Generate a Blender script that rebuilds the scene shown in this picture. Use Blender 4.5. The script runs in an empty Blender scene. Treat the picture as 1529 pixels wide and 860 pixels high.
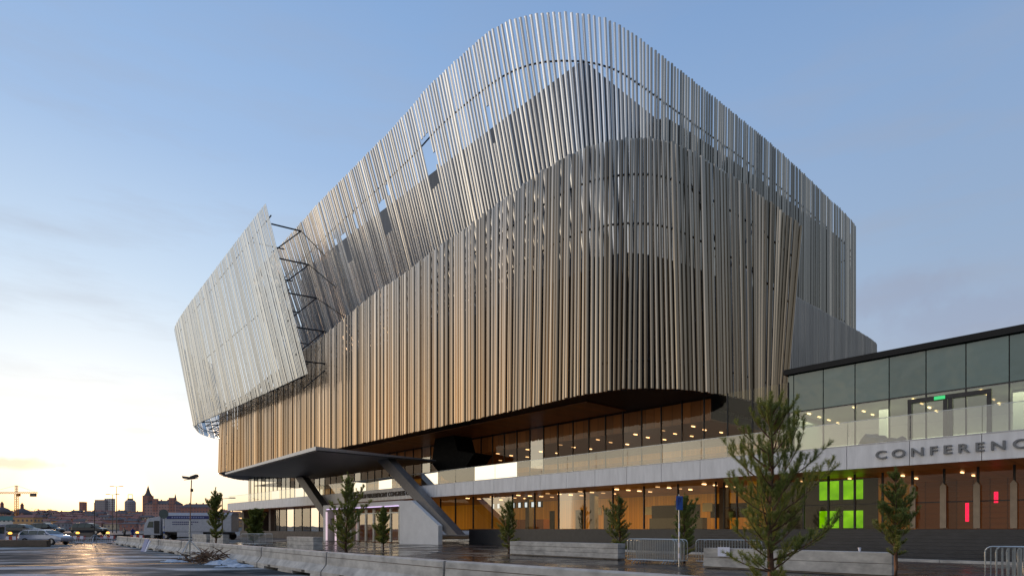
import bpy, bmesh, math, random
from mathutils import Vector, Matrix, noise
R = math.radians
scene = bpy.context.scene
COL = scene.collection
random.seed(7)

# ------------------------------------------------------------------ frame of the site
D1 = Vector((-.677, .736, 0))      # along the facade, away from the camera (left, back)
D2 = Vector((.736, .677, 0))       # into the building (right, back)
def W(u, v, z=0.0): return D1*u + D2*v + Vector((0, 0, z))
FAC = math.atan2(.736, -.677)      # heading of D1

# ------------------------------------------------------------------ materials
MATS = {}
def newmat(name):
    m = bpy.data.materials.new(name); m.use_nodes = True
    nt = m.node_tree; nt.nodes.clear()
    out = nt.nodes.new('ShaderNodeOutputMaterial')
    MATS[name] = m
    return m, nt, out
def N(nt, t, **kw):
    n = nt.nodes.new(t)
    for k, v in kw.items():
        if k.startswith('i_'):
            key = k[2:]
            key = int(key) if key.isdigit() else key.replace('_', ' ')
            n.inputs[key].default_value = v
        else: setattr(n, k, v)
    return n
def L(nt, a, b): nt.links.new(a, b)
def ramp(nt, fac, stops, interp='LINEAR'):
    r = nt.nodes.new('ShaderNodeValToRGB'); r.color_ramp.interpolation = interp
    e = r.color_ramp.elements
    while len(e) > 1: e.remove(e[0])
    e[0].position = stops[0][0]; e[0].color = (*stops[0][1], 1) if len(stops[0][1]) == 3 else stops[0][1]
    for p, c in stops[1:]:
        x = e.new(p); x.color = (*c, 1) if len(c) == 3 else c
    L(nt, fac, r.inputs[0]); return r
def g(v): return (v, v, v)

def mat(name, c1, c2=None, rough=.6, metal=0.0, scale=3.0, bump=0.0, stretch=(1,1,1), rough2=None, emis=None, estr=0, coord='Object', detail=5, spec=.5):
    if name in MATS: return MATS[name]
    m, nt, out = newmat(name)
    p = N(nt, 'ShaderNodeBsdfPrincipled'); p.inputs['Roughness'].default_value = rough
    p.inputs['Metallic'].default_value = metal
    p.inputs['Specular IOR Level'].default_value = spec
    c2 = c2 or tuple(x*.82 for x in c1)
    tc = N(nt, 'ShaderNodeTexCoord'); mp = N(nt, 'ShaderNodeMapping'); mp.inputs['Scale'].default_value = stretch
    L(nt, tc.outputs[coord], mp.inputs[0])
    nz = N(nt, 'ShaderNodeTexNoise', i_Scale=scale, i_Detail=detail, i_Roughness=.6); L(nt, mp.outputs[0], nz.inputs['Vector'])
    r = ramp(nt, nz.outputs[0], [(.3, c1), (.7, c2)]); L(nt, r.outputs[0], p.inputs['Base Color'])
    if rough2 is not None:
        r2 = ramp(nt, nz.outputs[0], [(.35, g(rough)), (.65, g(rough2))]); L(nt, r2.outputs[0], p.inputs['Roughness'])
    if bump:
        b = N(nt, 'ShaderNodeBump', i_Strength=bump, i_Distance=.03); L(nt, nz.outputs[0], b.inputs['Height']); L(nt, b.outputs[0], p.inputs['Normal'])
    if emis:
        p.inputs['Emission Color'].default_value = (*emis, 1); p.inputs['Emission Strength'].default_value = estr
    L(nt, p.outputs[0], out.inputs[0]); return m

def glass(name, tint, base=.10, gain=1.0, rough=.01, wob=0.0):
    if name in MATS: return MATS[name]
    m, nt, out = newmat(name)
    tr = N(nt, 'ShaderNodeBsdfTransparent'); tr.inputs[0].default_value = (*tint, 1)
    gl = N(nt, 'ShaderNodeBsdfGlossy'); gl.inputs['Roughness'].default_value = rough; gl.inputs[0].default_value = (.92, .95, .93, 1)
    fr = N(nt, 'ShaderNodeFresnel', i_IOR=1.5)
    mu = N(nt, 'ShaderNodeMath', operation='MULTIPLY_ADD', use_clamp=True); mu.inputs[1].default_value = gain; mu.inputs[2].default_value = base
    L(nt, fr.outputs[0], mu.inputs[0])
    if wob:
        tc = N(nt, 'ShaderNodeTexCoord'); nz = N(nt, 'ShaderNodeTexNoise', i_Scale=.35, i_Detail=1); L(nt, tc.outputs['Object'], nz.inputs[0])
        b = N(nt, 'ShaderNodeBump', i_Strength=wob, i_Distance=.3); L(nt, nz.outputs[0], b.inputs['Height']); L(nt, b.outputs[0], gl.inputs['Normal'])
    mx = N(nt, 'ShaderNodeMixShader'); L(nt, mu.outputs[0], mx.inputs[0]); L(nt, tr.outputs[0], mx.inputs[1]); L(nt, gl.outputs[0], mx.inputs[2])
    L(nt, mx.outputs[0], out.inputs[0]); return m

def planks(name, c1, c2, width=.25, rough=.5, emis=0):
    """wood cladding: boards standing upright along the facade direction"""
    m, nt, out = newmat(name)
    p = N(nt, 'ShaderNodeBsdfPrincipled', i_Roughness=rough)
    tc = N(nt, 'ShaderNodeTexCoord')
    dt = N(nt, 'ShaderNodeVectorMath', operation='DOT_PRODUCT'); dt.inputs[1].default_value = D1; L(nt, tc.outputs['Object'], dt.inputs[0])
    ml = N(nt, 'ShaderNodeMath', operation='MULTIPLY'); ml.inputs[1].default_value = 1/width; L(nt, dt.outputs['Value'], ml.inputs[0])
    fl = N(nt, 'ShaderNodeMath', operation='FLOOR'); L(nt, ml.outputs[0], fl.inputs[0])
    wn = N(nt, 'ShaderNodeTexWhiteNoise', noise_dimensions='1D'); L(nt, fl.outputs[0], wn.inputs['W'])
    fr = N(nt, 'ShaderNodeMath', operation='FRACT'); L(nt, ml.outputs[0], fr.inputs[0])
    gr = ramp(nt, fr.outputs[0], [(0, g(.35)), (.06, g(1)), (.94, g(1)), (1, g(.35))])
    cr = ramp(nt, wn.outputs[0], [(0, c1), (1, c2)])
    mx = N(nt, 'ShaderNodeMix', data_type='RGBA', blend_type='MULTIPLY'); mx.inputs[0].default_value = 1
    L(nt, cr.outputs[0], mx.inputs[6]); L(nt, gr.outputs[0], mx.inputs[7])
    L(nt, mx.outputs[2], p.inputs['Base Color'])
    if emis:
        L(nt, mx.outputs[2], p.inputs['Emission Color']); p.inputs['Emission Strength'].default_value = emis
    L(nt, p.outputs[0], out.inputs[0]); return m

def emission(name, c, s):
    if name in MATS: return MATS[name]
    m, nt, out = newmat(name); e = N(nt, 'ShaderNodeEmission'); e.inputs[0].default_value = (*c, 1); e.inputs[1].default_value = s
    if name == 'lamp_warm':
        oi = N(nt, 'ShaderNodeObjectInfo'); lr = N(nt, 'ShaderNodeMapRange'); lr.inputs[3].default_value = .6; lr.inputs[4].default_value = s*1.3; L(nt, oi.outputs['Random'], lr.inputs[0]); L(nt, lr.outputs[0], e.inputs[1])
    L(nt, e.outputs[0], out.inputs[0]); return m

def metal_slat(name, c1, c2, rough, metal=.97, lo=None, z0=12, z1=32, side=None, s0=38.5, s1=34.8):
    """brushed steel slat, every slat its own tone (white noise on the island), long soft streaks; warm sunset glow painted into the colour low down"""
    m, nt, out = newmat(name)
    p = N(nt, 'ShaderNodeBsdfPrincipled', i_Roughness=rough, i_Metallic=metal)
    geo = N(nt, 'ShaderNodeNewGeometry'); tc = N(nt, 'ShaderNodeTexCoord')
    cr = ramp(nt, geo.outputs['Random Per Island'], [(0, c1), (1, c2)])
    mp = N(nt, 'ShaderNodeMapping'); mp.inputs['Scale'].default_value = (3, 3, .25); L(nt, tc.outputs['Object'], mp.inputs[0])
    nz = N(nt, 'ShaderNodeTexNoise', i_Scale=1, i_Detail=4); L(nt, mp.outputs[0], nz.inputs[0])
    nr = ramp(nt, nz.outputs[0], [(.3, g(.90)), (.7, g(1.0))])
    mx = N(nt, 'ShaderNodeMix', data_type='RGBA', blend_type='MULTIPLY'); mx.inputs[0].default_value = 1
    L(nt, cr.outputs[0], mx.inputs[6]); L(nt, nr.outputs[0], mx.inputs[7])
    last = mx.outputs[2]
    if lo:  # sunset glow painted into the colour, strongest low down and to the left
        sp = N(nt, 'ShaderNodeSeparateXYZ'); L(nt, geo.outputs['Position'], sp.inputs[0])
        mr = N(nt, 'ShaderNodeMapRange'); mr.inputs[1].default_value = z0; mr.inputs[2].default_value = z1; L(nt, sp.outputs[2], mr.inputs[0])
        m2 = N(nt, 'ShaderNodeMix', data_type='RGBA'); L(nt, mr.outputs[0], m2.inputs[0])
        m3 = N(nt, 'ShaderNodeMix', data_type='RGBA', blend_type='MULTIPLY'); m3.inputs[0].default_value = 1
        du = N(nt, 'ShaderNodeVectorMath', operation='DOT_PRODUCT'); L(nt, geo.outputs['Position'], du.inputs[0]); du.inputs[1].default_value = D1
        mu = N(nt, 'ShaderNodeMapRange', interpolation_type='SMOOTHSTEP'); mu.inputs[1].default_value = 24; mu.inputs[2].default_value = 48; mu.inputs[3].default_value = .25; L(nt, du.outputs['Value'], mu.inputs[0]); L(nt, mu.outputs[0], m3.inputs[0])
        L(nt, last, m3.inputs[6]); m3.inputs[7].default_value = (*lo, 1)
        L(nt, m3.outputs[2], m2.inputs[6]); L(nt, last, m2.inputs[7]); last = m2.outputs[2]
    if side:      # shade of the right flank, painted into the slat colour
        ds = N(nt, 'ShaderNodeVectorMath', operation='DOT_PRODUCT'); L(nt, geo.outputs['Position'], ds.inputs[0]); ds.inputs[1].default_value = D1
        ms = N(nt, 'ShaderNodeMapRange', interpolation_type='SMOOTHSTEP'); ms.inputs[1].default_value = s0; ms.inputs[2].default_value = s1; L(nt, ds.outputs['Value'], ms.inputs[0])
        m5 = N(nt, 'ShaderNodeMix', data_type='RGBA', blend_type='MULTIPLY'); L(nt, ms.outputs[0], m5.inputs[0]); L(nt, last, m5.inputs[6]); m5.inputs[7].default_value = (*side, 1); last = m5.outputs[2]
    L(nt, last, p.inputs['Base Color'])
    L(nt, p.outputs[0], out.inputs[0]); return m

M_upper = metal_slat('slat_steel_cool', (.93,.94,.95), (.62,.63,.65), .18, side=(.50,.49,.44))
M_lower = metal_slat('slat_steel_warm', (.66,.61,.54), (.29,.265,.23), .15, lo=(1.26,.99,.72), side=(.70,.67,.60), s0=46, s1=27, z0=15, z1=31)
M_wing  = metal_slat('slat_steel_pale', (.57,.62,.66), (.46,.50,.54), .24)
M_rear  = metal_slat('slat_steel_grey', (.42,.42,.40), (.34,.34,.33), .40)
M_dark  = mat('dark_steel', (.025,.025,.027), (.045,.045,.045), .45, .4)
M_core  = mat('dark_core', (.045,.04,.034), (.03,.027,.024), .8, scale=.4)
M_roofb = planks('auditorium_cladding', (.085,.098,.115), (.055,.065,.08), .9, .5)
M_soff  = mat('soffit_black', (.010,.011,.011), (.016,.016,.016), .5, scale=.5, spec=.2)
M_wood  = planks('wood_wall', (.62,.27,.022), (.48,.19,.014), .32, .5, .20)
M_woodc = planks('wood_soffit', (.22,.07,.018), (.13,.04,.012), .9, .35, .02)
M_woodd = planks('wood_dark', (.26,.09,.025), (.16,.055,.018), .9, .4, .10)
M_ceil  = mat('inner_ceiling', (.30,.16,.07), (.24,.12,.05), .6)
M_floor = mat('inner_floor', (.20,.13,.07), (.15,.1,.06), .3)
M_white = mat('white_panel', (.82,.82,.82), (.64,.64,.64), .35, scale=1.4, stretch=(2,2,.35), detail=8)
M_white2= mat('white_render', (.78,.78,.77), (.68,.68,.67), .6, scale=.8)
M_paleroom = mat('pale_interior', (.62,.66,.56), (.54,.58,.50), .7)
def spandrel_mat():
    m, nt, out = newmat('teal_spandrel'); p = N(nt, 'ShaderNodeBsdfPrincipled', i_Roughness=.05); p.inputs['Specular IOR Level'].default_value = .9
    geo = N(nt, 'ShaderNodeNewGeometry'); r = ramp(nt, geo.outputs['Random Per Island'], [(0, (.045,.11,.095)), (1, (.085,.165,.145))]); L(nt, r.outputs[0], p.inputs['Base Color'])
    tc = N(nt, 'ShaderNodeTexCoord'); nz = N(nt, 'ShaderNodeTexNoise', i_Scale=.55, i_Detail=2); L(nt, tc.outputs['Object'], nz.inputs[0])
    b = N(nt, 'ShaderNodeBump', i_Strength=.25, i_Distance=.25); L(nt, nz.outputs[0], b.inputs['Height']); L(nt, b.outputs[0], p.inputs['Normal'])
    L(nt, p.outputs[0], out.inputs[0]); return m
M_spand = spandrel_mat()
M_glass = glass('window_glass', (.88,.84,.70), .012, .27)
M_glassg= glass('green_glass', (.66,.82,.68), .12, 1.0)
M_glassb= glass('balustrade_glass', (.90,.94,.90), .10, 1.45, wob=.02)
M_plinth= mat('plinth_slate', (.03,.033,.038), (.045,.048,.052), .35)
M_step  = mat('step_stone', (.025,.026,.028), (.045,.046,.05), .35, scale=2)
M_lamp  = emission('lamp_warm', (1, .58, .28), 5)
M_lampw = emission('lamp_white', (1, .86, .66), 12)
def green_mat():
    m, nt, out = newmat('green_light'); e = N(nt, 'ShaderNodeEmission'); tc = N(nt, 'ShaderNodeTexCoord'); nz = N(nt, 'ShaderNodeTexNoise', i_Scale=.9, i_Detail=3)
    L(nt, tc.outputs['Object'], nz.inputs[0]); r = ramp(nt, nz.outputs[0], [(.3, (.10,.34,0)), (.55, (.27,.72,.0)), (.7, (.42,.95,.02))]); L(nt, r.outputs[0], e.inputs[0]); e.inputs[1].default_value = .8
    L(nt, e.outputs[0], out.inputs[0]); return m
M_green = green_mat()
M_red   = emission('red_light', (1, .01, .08), 1.6)
M_conc  = mat('concrete_barrier', (.64,.61,.55), (.30,.285,.26), .85, scale=1.5, bump=.5, detail=12, stretch=(1,1,1.8))
M_concd = mat('concrete_dark', (.20,.17,.14), (.13,.11,.09), .85, scale=2, bump=.3)
M_galv  = mat('galvanised', (.50,.54,.55), (.38,.42,.44), .38, .7, scale=6)
M_letter= mat('letter_steel', (.16,.17,.19), (.12,.13,.14), .4, .5)
M_letterd= mat('letter_dark', (.05,.035,.03), (.04,.03,.03), .5)
M_strut = mat('strut_steel', (.17,.16,.155), (.12,.115,.11), .5, .2)
M_canu  = mat('canopy_under', (.14,.14,.145), (.10,.10,.105), .45, .2, scale=.6)
M_cane  = mat('canopy_edge', (.42,.44,.48), (.34,.36,.4), .3, .6)
M_bark  = mat('bark', (.14,.075,.045), (.07,.042,.03), .95, scale=14, bump=.6, stretch=(1,1,.3))
M_rubber= mat('rubber', (.015,.015,.015), (.02,.02,.02), .8)
M_chrome= mat('rim', (.4,.41,.42), None, .3, .8)
M_carw  = mat('silver_white_paint', (.46,.50,.60), (.42,.46,.55), .25, .3)
M_card  = mat('black_paint', (.02,.022,.028), (.025,.028,.034), .2, .2)
M_carg  = mat('darkgrey_paint', (.05,.055,.06), (.06,.065,.07), .25, .3)
M_cwin  = mat('car_window', (.03,.05,.045), (.045,.07,.06), .08)
M_head  = mat('head_lamp', (.8,.8,.75), None, .1)
M_tail  = mat('tail_lamp', (.4,.01,.01), None, .2)
M_truck = mat('truck_white', (.50,.52,.56), (.40,.42,.46), .4)
M_blue  = mat('sign_blue', (.02,.09,.36), (.02,.08,.32), .4)
M_navy  = mat('stripe_navy', (.015,.03,.16), None, .4)
M_paper = mat('paper_white', (.72,.74,.85), (.68,.70,.80), .7)
M_snow  = mat('snow', (.60,.66,.74), (.42,.46,.50), .7, scale=4, bump=.6)
M_stick = mat('old_branches', (.20,.12,.07), (.12,.07,.04), .9, scale=8)
M_brown = mat('brown_boards', (.16,.12,.09), (.10,.08,.06), .8)
M_crane = mat('crane_orange', (.62,.24,.04), (.5,.2,.03), .6)
M_redw  = mat('red_barrier', (.35,.05,.05), (.3,.05,.05), .5)
M_amber = emission('amber_lamp', (1, .45, .08), 3.0)

def leaf(name, c1, c2):
    m, nt, out = newmat(name)
    geo = N(nt, 'ShaderNodeNewGeometry'); cr = ramp(nt, geo.outputs['Random Per Island'], [(0, c1), (1, c2)])
    d = N(nt, 'ShaderNodeBsdfPrincipled', i_Roughness=.6); t = N(nt, 'ShaderNodeBsdfTranslucent')
    L(nt, cr.outputs[0], d.inputs['Base Color']); L(nt, cr.outputs[0], t.inputs[0])
    mx = N(nt, 'ShaderNodeMixShader'); mx.inputs[0].default_value = .3
    L(nt, d.outputs[0], mx.inputs[1]); L(nt, t.outputs[0], mx.inputs[2]); L(nt, mx.outputs[0], out.inputs[0]); return m
M_needle = leaf('pine_needles', (.09,.14,.03), (.30,.34,.08))

def ground_mat():
    m, nt, out = newmat('wet_asphalt')
    p = N(nt, 'ShaderNodeBsdfPrincipled'); tc = N(nt, 'ShaderNodeTexCoord')
    mp = N(nt, 'ShaderNodeMapping'); mp.inputs['Scale'].default_value = (.12, .30, 1); mp.inputs['Rotation'].default_value = (0,0,R(-8)); L(nt, tc.outputs['Object'], mp.inputs[0])
    big = N(nt, 'ShaderNodeTexNoise', i_Scale=1.3, i_Detail=7, i_Roughness=.62); L(nt, mp.outputs[0], big.inputs[0])
    fine = N(nt, 'ShaderNodeTexNoise', i_Scale=30, i_Detail=6, i_Roughness=.7); L(nt, tc.outputs['Object'], fine.inputs[0])
    mid = N(nt, 'ShaderNodeTexNoise', i_Scale=.8, i_Detail=8, i_Roughness=.65); L(nt, tc.outputs['Object'], mid.inputs[0])
    base = ramp(nt, big.outputs[0], [(.36, (.05,.053,.054)), (.45, (.12,.122,.118)), (.53, (.23,.225,.21)), (.62, (.55,.56,.56))])
    gr = ramp(nt, fine.outputs[0], [(.3, g(.55)), (.7, g(1.35))])
    mx = N(nt, 'ShaderNodeMix', data_type='RGBA', blend_type='MULTIPLY'); mx.inputs[0].default_value = 1
    L(nt, base.outputs[0], mx.inputs[6]); L(nt, gr.outputs[0], mx.inputs[7]); L(nt, mx.outputs[2], p.inputs['Base Color'])
    nt.nodes.remove(p)
    df = N(nt, 'ShaderNodeBsdfDiffuse'); L(nt, mx.outputs[2], df.inputs[0])
    gl_ = N(nt, 'ShaderNodeBsdfGlossy', i_Roughness=.42); gl_.inputs[0].default_value = (.8,.82,.85,1)
    wet = ramp(nt, mid.outputs[0], [(.36, g(.09)), (.46, g(.03)), (.56, g(.006))])
    b = N(nt, 'ShaderNodeBump', i_Strength=.5, i_Distance=.02); L(nt, fine.outputs[0], b.inputs['Height']); L(nt, b.outputs[0], gl_.inputs['Normal']); L(nt, b.outputs[0], df.inputs['Normal'])
    ms = N(nt, 'ShaderNodeMixShader'); L(nt, wet.outputs[0], ms.inputs[0]); L(nt, df.outputs[0], ms.inputs[1]); L(nt, gl_.outputs[0], ms.inputs[2])
    L(nt, ms.outputs[0], out.inputs[0]); return m
M_ground = ground_mat()
def plaza_mat():
    m, nt, out = newmat('wet_paving')
    p = N(nt, 'ShaderNodeBsdfPrincipled'); tc = N(nt, 'ShaderNodeTexCoord')
    mp = N(nt, 'ShaderNodeMapping'); mp.inputs['Rotation'].default_value = (0,0,-FAC); L(nt, tc.outputs['Object'], mp.inputs[0])
    br = N(nt, 'ShaderNodeTexBrick', i_Scale=1.0); br.inputs['Color1'].default_value = (.05,.042,.036,1); br.inputs['Color2'].default_value = (.032,.028,.026,1)
    br.inputs['Mortar'].default_value = (.015,.015,.015,1); br.inputs['Mortar Size'].default_value = .01; br.inputs['Brick Width'].default_value = 1.2; br.inputs['Row Height'].default_value = .6
    L(nt, mp.outputs[0], br.inputs['Vector'])
    mid = N(nt, 'ShaderNodeTexNoise', i_Scale=.35, i_Detail=6, i_Roughness=.6); L(nt, tc.outputs['Object'], mid.inputs[0])
    dirt = ramp(nt, mid.outputs[0], [(.4, g(.7)), (.65, g(1.7))])
    mx = N(nt, 'ShaderNodeMix', data_type='RGBA', blend_type='MULTIPLY'); mx.inputs[0].default_value = 1
    L(nt, br.outputs[0], mx.inputs[6]); L(nt, dirt.outputs[0], mx.inputs[7]); L(nt, mx.outputs[2], p.inputs['Base Color'])
    ro = ramp(nt, mid.outputs[0], [(.42, g(.10)), (.52, g(.28)), (.62, g(.5))]); L(nt, ro.outputs[0], p.inputs['Roughness'])
    fine = N(nt, 'ShaderNodeTexNoise', i_Scale=18, i_Detail=5); L(nt, tc.outputs['Object'], fine.inputs[0])
    b = N(nt, 'ShaderNodeBump', i_Strength=.12, i_Distance=.02); L(nt, fine.outputs[0], b.inputs['Height']); L(nt, b.outputs[0], p.inputs['Normal'])
    L(nt, p.outputs[0], out.inputs[0]); return m
M_plaza = plaza_mat()

def house_mat(name, wall, win=(.14,.12,.13), bw=3.0, rh=3.2):
    m, nt, out = newmat(name)
    p = N(nt, 'ShaderNodeBsdfPrincipled', i_Roughness=.8); tc = N(nt, 'ShaderNodeTexCoord')
    sp = N(nt, 'ShaderNodeSeparateXYZ'); L(nt, tc.outputs['Object'], sp.inputs[0])
    ad = N(nt, 'ShaderNodeMath', operation='ADD'); L(nt, sp.outputs[0], ad.inputs[0]); L(nt, sp.outputs[1], ad.inputs[1])
    cb = N(nt, 'ShaderNodeCombineXYZ'); L(nt, ad.outputs[0], cb.inputs[0]); L(nt, sp.outputs[2], cb.inputs[1])
    br = N(nt, 'ShaderNodeTexBrick', i_Scale=1.0, offset=0.0); br.inputs['Color1'].default_value = (*win,1); br.inputs['Color2'].default_value = (*[x*1.6 for x in win],1)
    br.inputs['Mortar'].default_value = (*wall,1); br.inputs['Mortar Size'].default_value = .85; br.inputs['Brick Width'].default_value = bw; br.inputs['Row Height'].default_value = rh
    br.inputs['Mortar Smooth'].default_value = 0.0
    L(nt, cb.outputs[0], br.inputs['Vector']); L(nt, br.outputs[0], p.inputs['Base Color']); L(nt, p.outputs[0], out.inputs[0]); return m

# ------------------------------------------------------------------ mesh collecting
class MB:
    def __init__(s): s.v = []; s.f = []
    def quad(s, a, b, c, d):
        n = len(s.v); s.v += [Vector(a), Vector(b), Vector(c), Vector(d)]; s.f.append((n, n+1, n+2, n+3)); return s
    def poly(s, pts):
        n = len(s.v); s.v += [Vector(p) for p in pts]; s.f.append(tuple(range(n, n+len(pts)))); return s
    def hexa(s, p):   # 8 points: bottom ring 0-3, top ring 4-7
        n = len(s.v); s.v += [Vector(q) for q in p]
        for f in ((0,3,2,1),(4,5,6,7),(0,1,5,4),(1,2,6,5),(2,3,7,6),(3,0,4,7)): s.f.append(tuple(n+i for i in f))
        return s
    def box(s, c, ax, ay, az, sx, sy, sz):
        c = Vector(c); ax = Vector(ax)*sx/2; ay = Vector(ay)*sy/2; az = Vector(az)*sz/2
        return s.hexa([c-ax-ay-az, c+ax-ay-az, c+ax+ay-az, c-ax+ay-az, c-ax-ay+az, c+ax-ay+az, c+ax+ay+az, c-ax+ay+az])
    def lbox(s, x0, x1, y0, y1, z0, z1):
        return s.hexa([(x0,y0,z0),(x1,y0,z0),(x1,y1,z0),(x0,y1,z0),(x0,y0,z1),(x1,y0,z1),(x1,y1,z1),(x0,y1,z1)])
    def ubox(s, u0, u1, v0, v1, z0, z1):
        return s.hexa([W(u1,v0,z0),W(u0,v0,z0),W(u0,v1,z0),W(u1,v1,z0),W(u1,v0,z1),W(u0,v0,z1),W(u0,v1,z1),W(u1,v1,z1)])
    def prism(s, pts, vec):   # pts: ring of 3D points, extruded by vec
        n = len(s.v); k = len(pts); vec = Vector(vec)
        s.v += [Vector(p) for p in pts] + [Vector(p)+vec for p in pts]
        s.f.append(tuple(n+i for i in reversed(range(k)))); s.f.append(tuple(n+k+i for i in range(k)))
        for i in range(k): j = (i+1) % k; s.f.append((n+i, n+j, n+k+j, n+k+i))
        return s
    def tube(s, pts, r, seg=6, cap=True):
        pts = [Vector(p) for p in pts]; k = len(pts)
        rr = r if isinstance(r, (list, tuple)) else [r]*k
        n0 = len(s.v)
        for i, p in enumerate(pts):
            d = (pts[min(i+1, k-1)] - pts[max(i-1, 0)]).normalized()
            a = d.cross(Vector((0,0,1)));  a = a.normalized() if a.length > .05 else Vector((1,0,0))
            b = d.cross(a).normalized()
            for j in range(seg):
                t = 2*math.pi*j/seg; s.v.append(p + (a*math.cos(t)+b*math.sin(t))*rr[i])
        for i in range(k-1):
            for j in range(seg):
                q = (j+1) % seg; s.f.append((n0+i*seg+j, n0+i*seg+q, n0+(i+1)*seg+q, n0+(i+1)*seg+j))
        if cap:
            s.f.append(tuple(n0+j for j in range(seg))); s.f.append(tuple(n0+(k-1)*seg+j for j in reversed(range(seg))))
        return s
    def cyl(s, a, b, r, seg=16): return s.tube([a, b], r, seg)
    def build(s, name, m, parent=None, loc=None, smooth=False, bevel=0.0):
        me = bpy.data.meshes.new(name); o = bpy.data.objects.new(name, me); COL.objects.link(o)
        if parent is not None:
            inv = WORLD[parent.name].inverted(); o.parent = parent; WORLD[o.name] = WORLD[parent.name].copy()
        else:
            mt = Matrix.Translation(Vector(loc)) if loc is not None else Matrix.Identity(4)
            o.location = mt.translation; WORLD[o.name] = mt; inv = mt.inverted()
        me.from_pydata([tuple(inv @ v) for v in s.v], [], s.f); me.validate()
        if m: me.materials.append(m)
        bm = bmesh.new(); bm.from_mesh(me); bmesh.ops.recalc_face_normals(bm, faces=bm.faces); 
        if bevel:
            bmesh.ops.bevel(bm, geom=list(bm.edges), offset=bevel, segments=2, affect='EDGES', profile=.7)
        bm.to_mesh(me); bm.free()
        if smooth:
            for f in me.polygons: f.use_smooth = True
        return o
WORLD = {}
def tag(o, label=None, cat=None, group=None, kind=None):
    for k, v in (('label', label), ('category', cat), ('group', group), ('kind', kind)):
        if v: o[k] = v
    return o
def thing(name, loc, rz=0, label=None, cat=None, group=None):
    o = bpy.data.objects.new(name, None); COL.objects.link(o); o.location = loc; o.rotation_euler = (0,0,rz)
    WORLD[o.name] = Matrix.Identity(4)      # parts of movable things are modelled in local coordinates
    return tag(o, label, cat, group)
def wthing(name, loc, label=None, cat=None, group=None):   # parts given in world coordinates
    o = thing(name, loc, 0, label, cat, group); WORLD[o.name] = Matrix.Translation(Vector(loc)); return o
def dup(root, loc, rz=0, label=None, scale=None):
    r = root.copy(); COL.objects.link(r); r.location = loc; r.rotation_euler = (0,0,rz)
    if scale: r.scale = (scale,)*3
    if label: r['label'] = label
    for ch in list(root.children):
        c = ch.copy(); COL.objects.link(c); c.parent = r
        for gch in list(ch.children):
            d = gch.copy(); COL.objects.link(d); d.parent = c
    return r
def text_mesh(body, name, m, parent, origin, xdir, size, width=None, extrude=.03, offset=0.0, spacing=1.0):
    cu = bpy.data.curves.new(name, 'FONT'); cu.body = body; cu.size = size; cu.extrude = extrude; cu.offset = offset; cu.space_character = spacing
    tmp = bpy.data.objects.new('tmp', cu); COL.objects.link(tmp)
    bpy.context.view_layer.update()
    me = bpy.data.meshes.new_from_object(tmp.evaluated_get(bpy.context.evaluated_depsgraph_get()))
    bpy.data.objects.remove(tmp)
    xs = [v.co.x for v in me.vertices]; sc = 1 if not width else width/(max(xs)-min(xs)); x0 = min(xs)
    X = Vector(xdir); Z = Vector((0,0,1)); Nn = X.cross(Z)
    mt = WORLD[parent.name].inverted()
    for v in me.vertices:
        c = v.co; v.co = mt @ (Vector(origin) + X*((c.x-x0)*sc) + Z*c.y + Nn*c.z)
    me.materials.clear(); me.materials.append(m)
    o = bpy.data.objects.new(name, me); COL.objects.link(o); o.parent = parent; WORLD[o.name] = WORLD[parent.name].copy()
    return o

# ------------------------------------------------------------------ ground
def sheet(name, pts, z, m):
    o = MB().poly([(p[0], p[1], z) for p in pts]).build(name, m, loc=(0,0,0)); return tag(o, kind='structure')
sheet('ground', [(-3000,-400),(3000,-400),(3000,4000),(-3000,4000)], 0, M_ground)
def pl(u, v): p = W(u, v); return (p.x, p.y)
sheet('plaza_paving', [pl(-30,9.4),pl(-30,60),pl(72,60),pl(72,13.5),pl(25,10.2)], .004, M_plaza)
# tar seam across the parking ground
o = MB().poly([(-32,22.0,.006),(-12.5,27.9,.006),(-12.6,28.3,.006),(-32,22.5,.006)]).build('tar_seam', M_rubber, loc=(0,0,0)); tag(o, kind='structure')

# ------------------------------------------------------------------ the convention centre
BC = wthing('convention_centre', W(60, 60, 0), 'large convention hall wrapped in curved screens of steel slats above a glazed base', 'building')

def catmull(P, k=24):
    out = []
    n = len(P)
    for i in range(n-1):
        p0 = P[max(i-1,0)]; p1 = P[i]; p2 = P[i+1]; p3 = P[min(i+2,n-1)]
        for j in range(k):
            t = j/k
            out.append([.5*((2*b)+(-a+c)*t+(2*a-5*b+4*c-d)*t*t+(-a+3*b-3*c+d)*t**3) for a,b,c,d in zip(p0,p1,p2,p3)])
    out.append(list(P[-1])); return out

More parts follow.
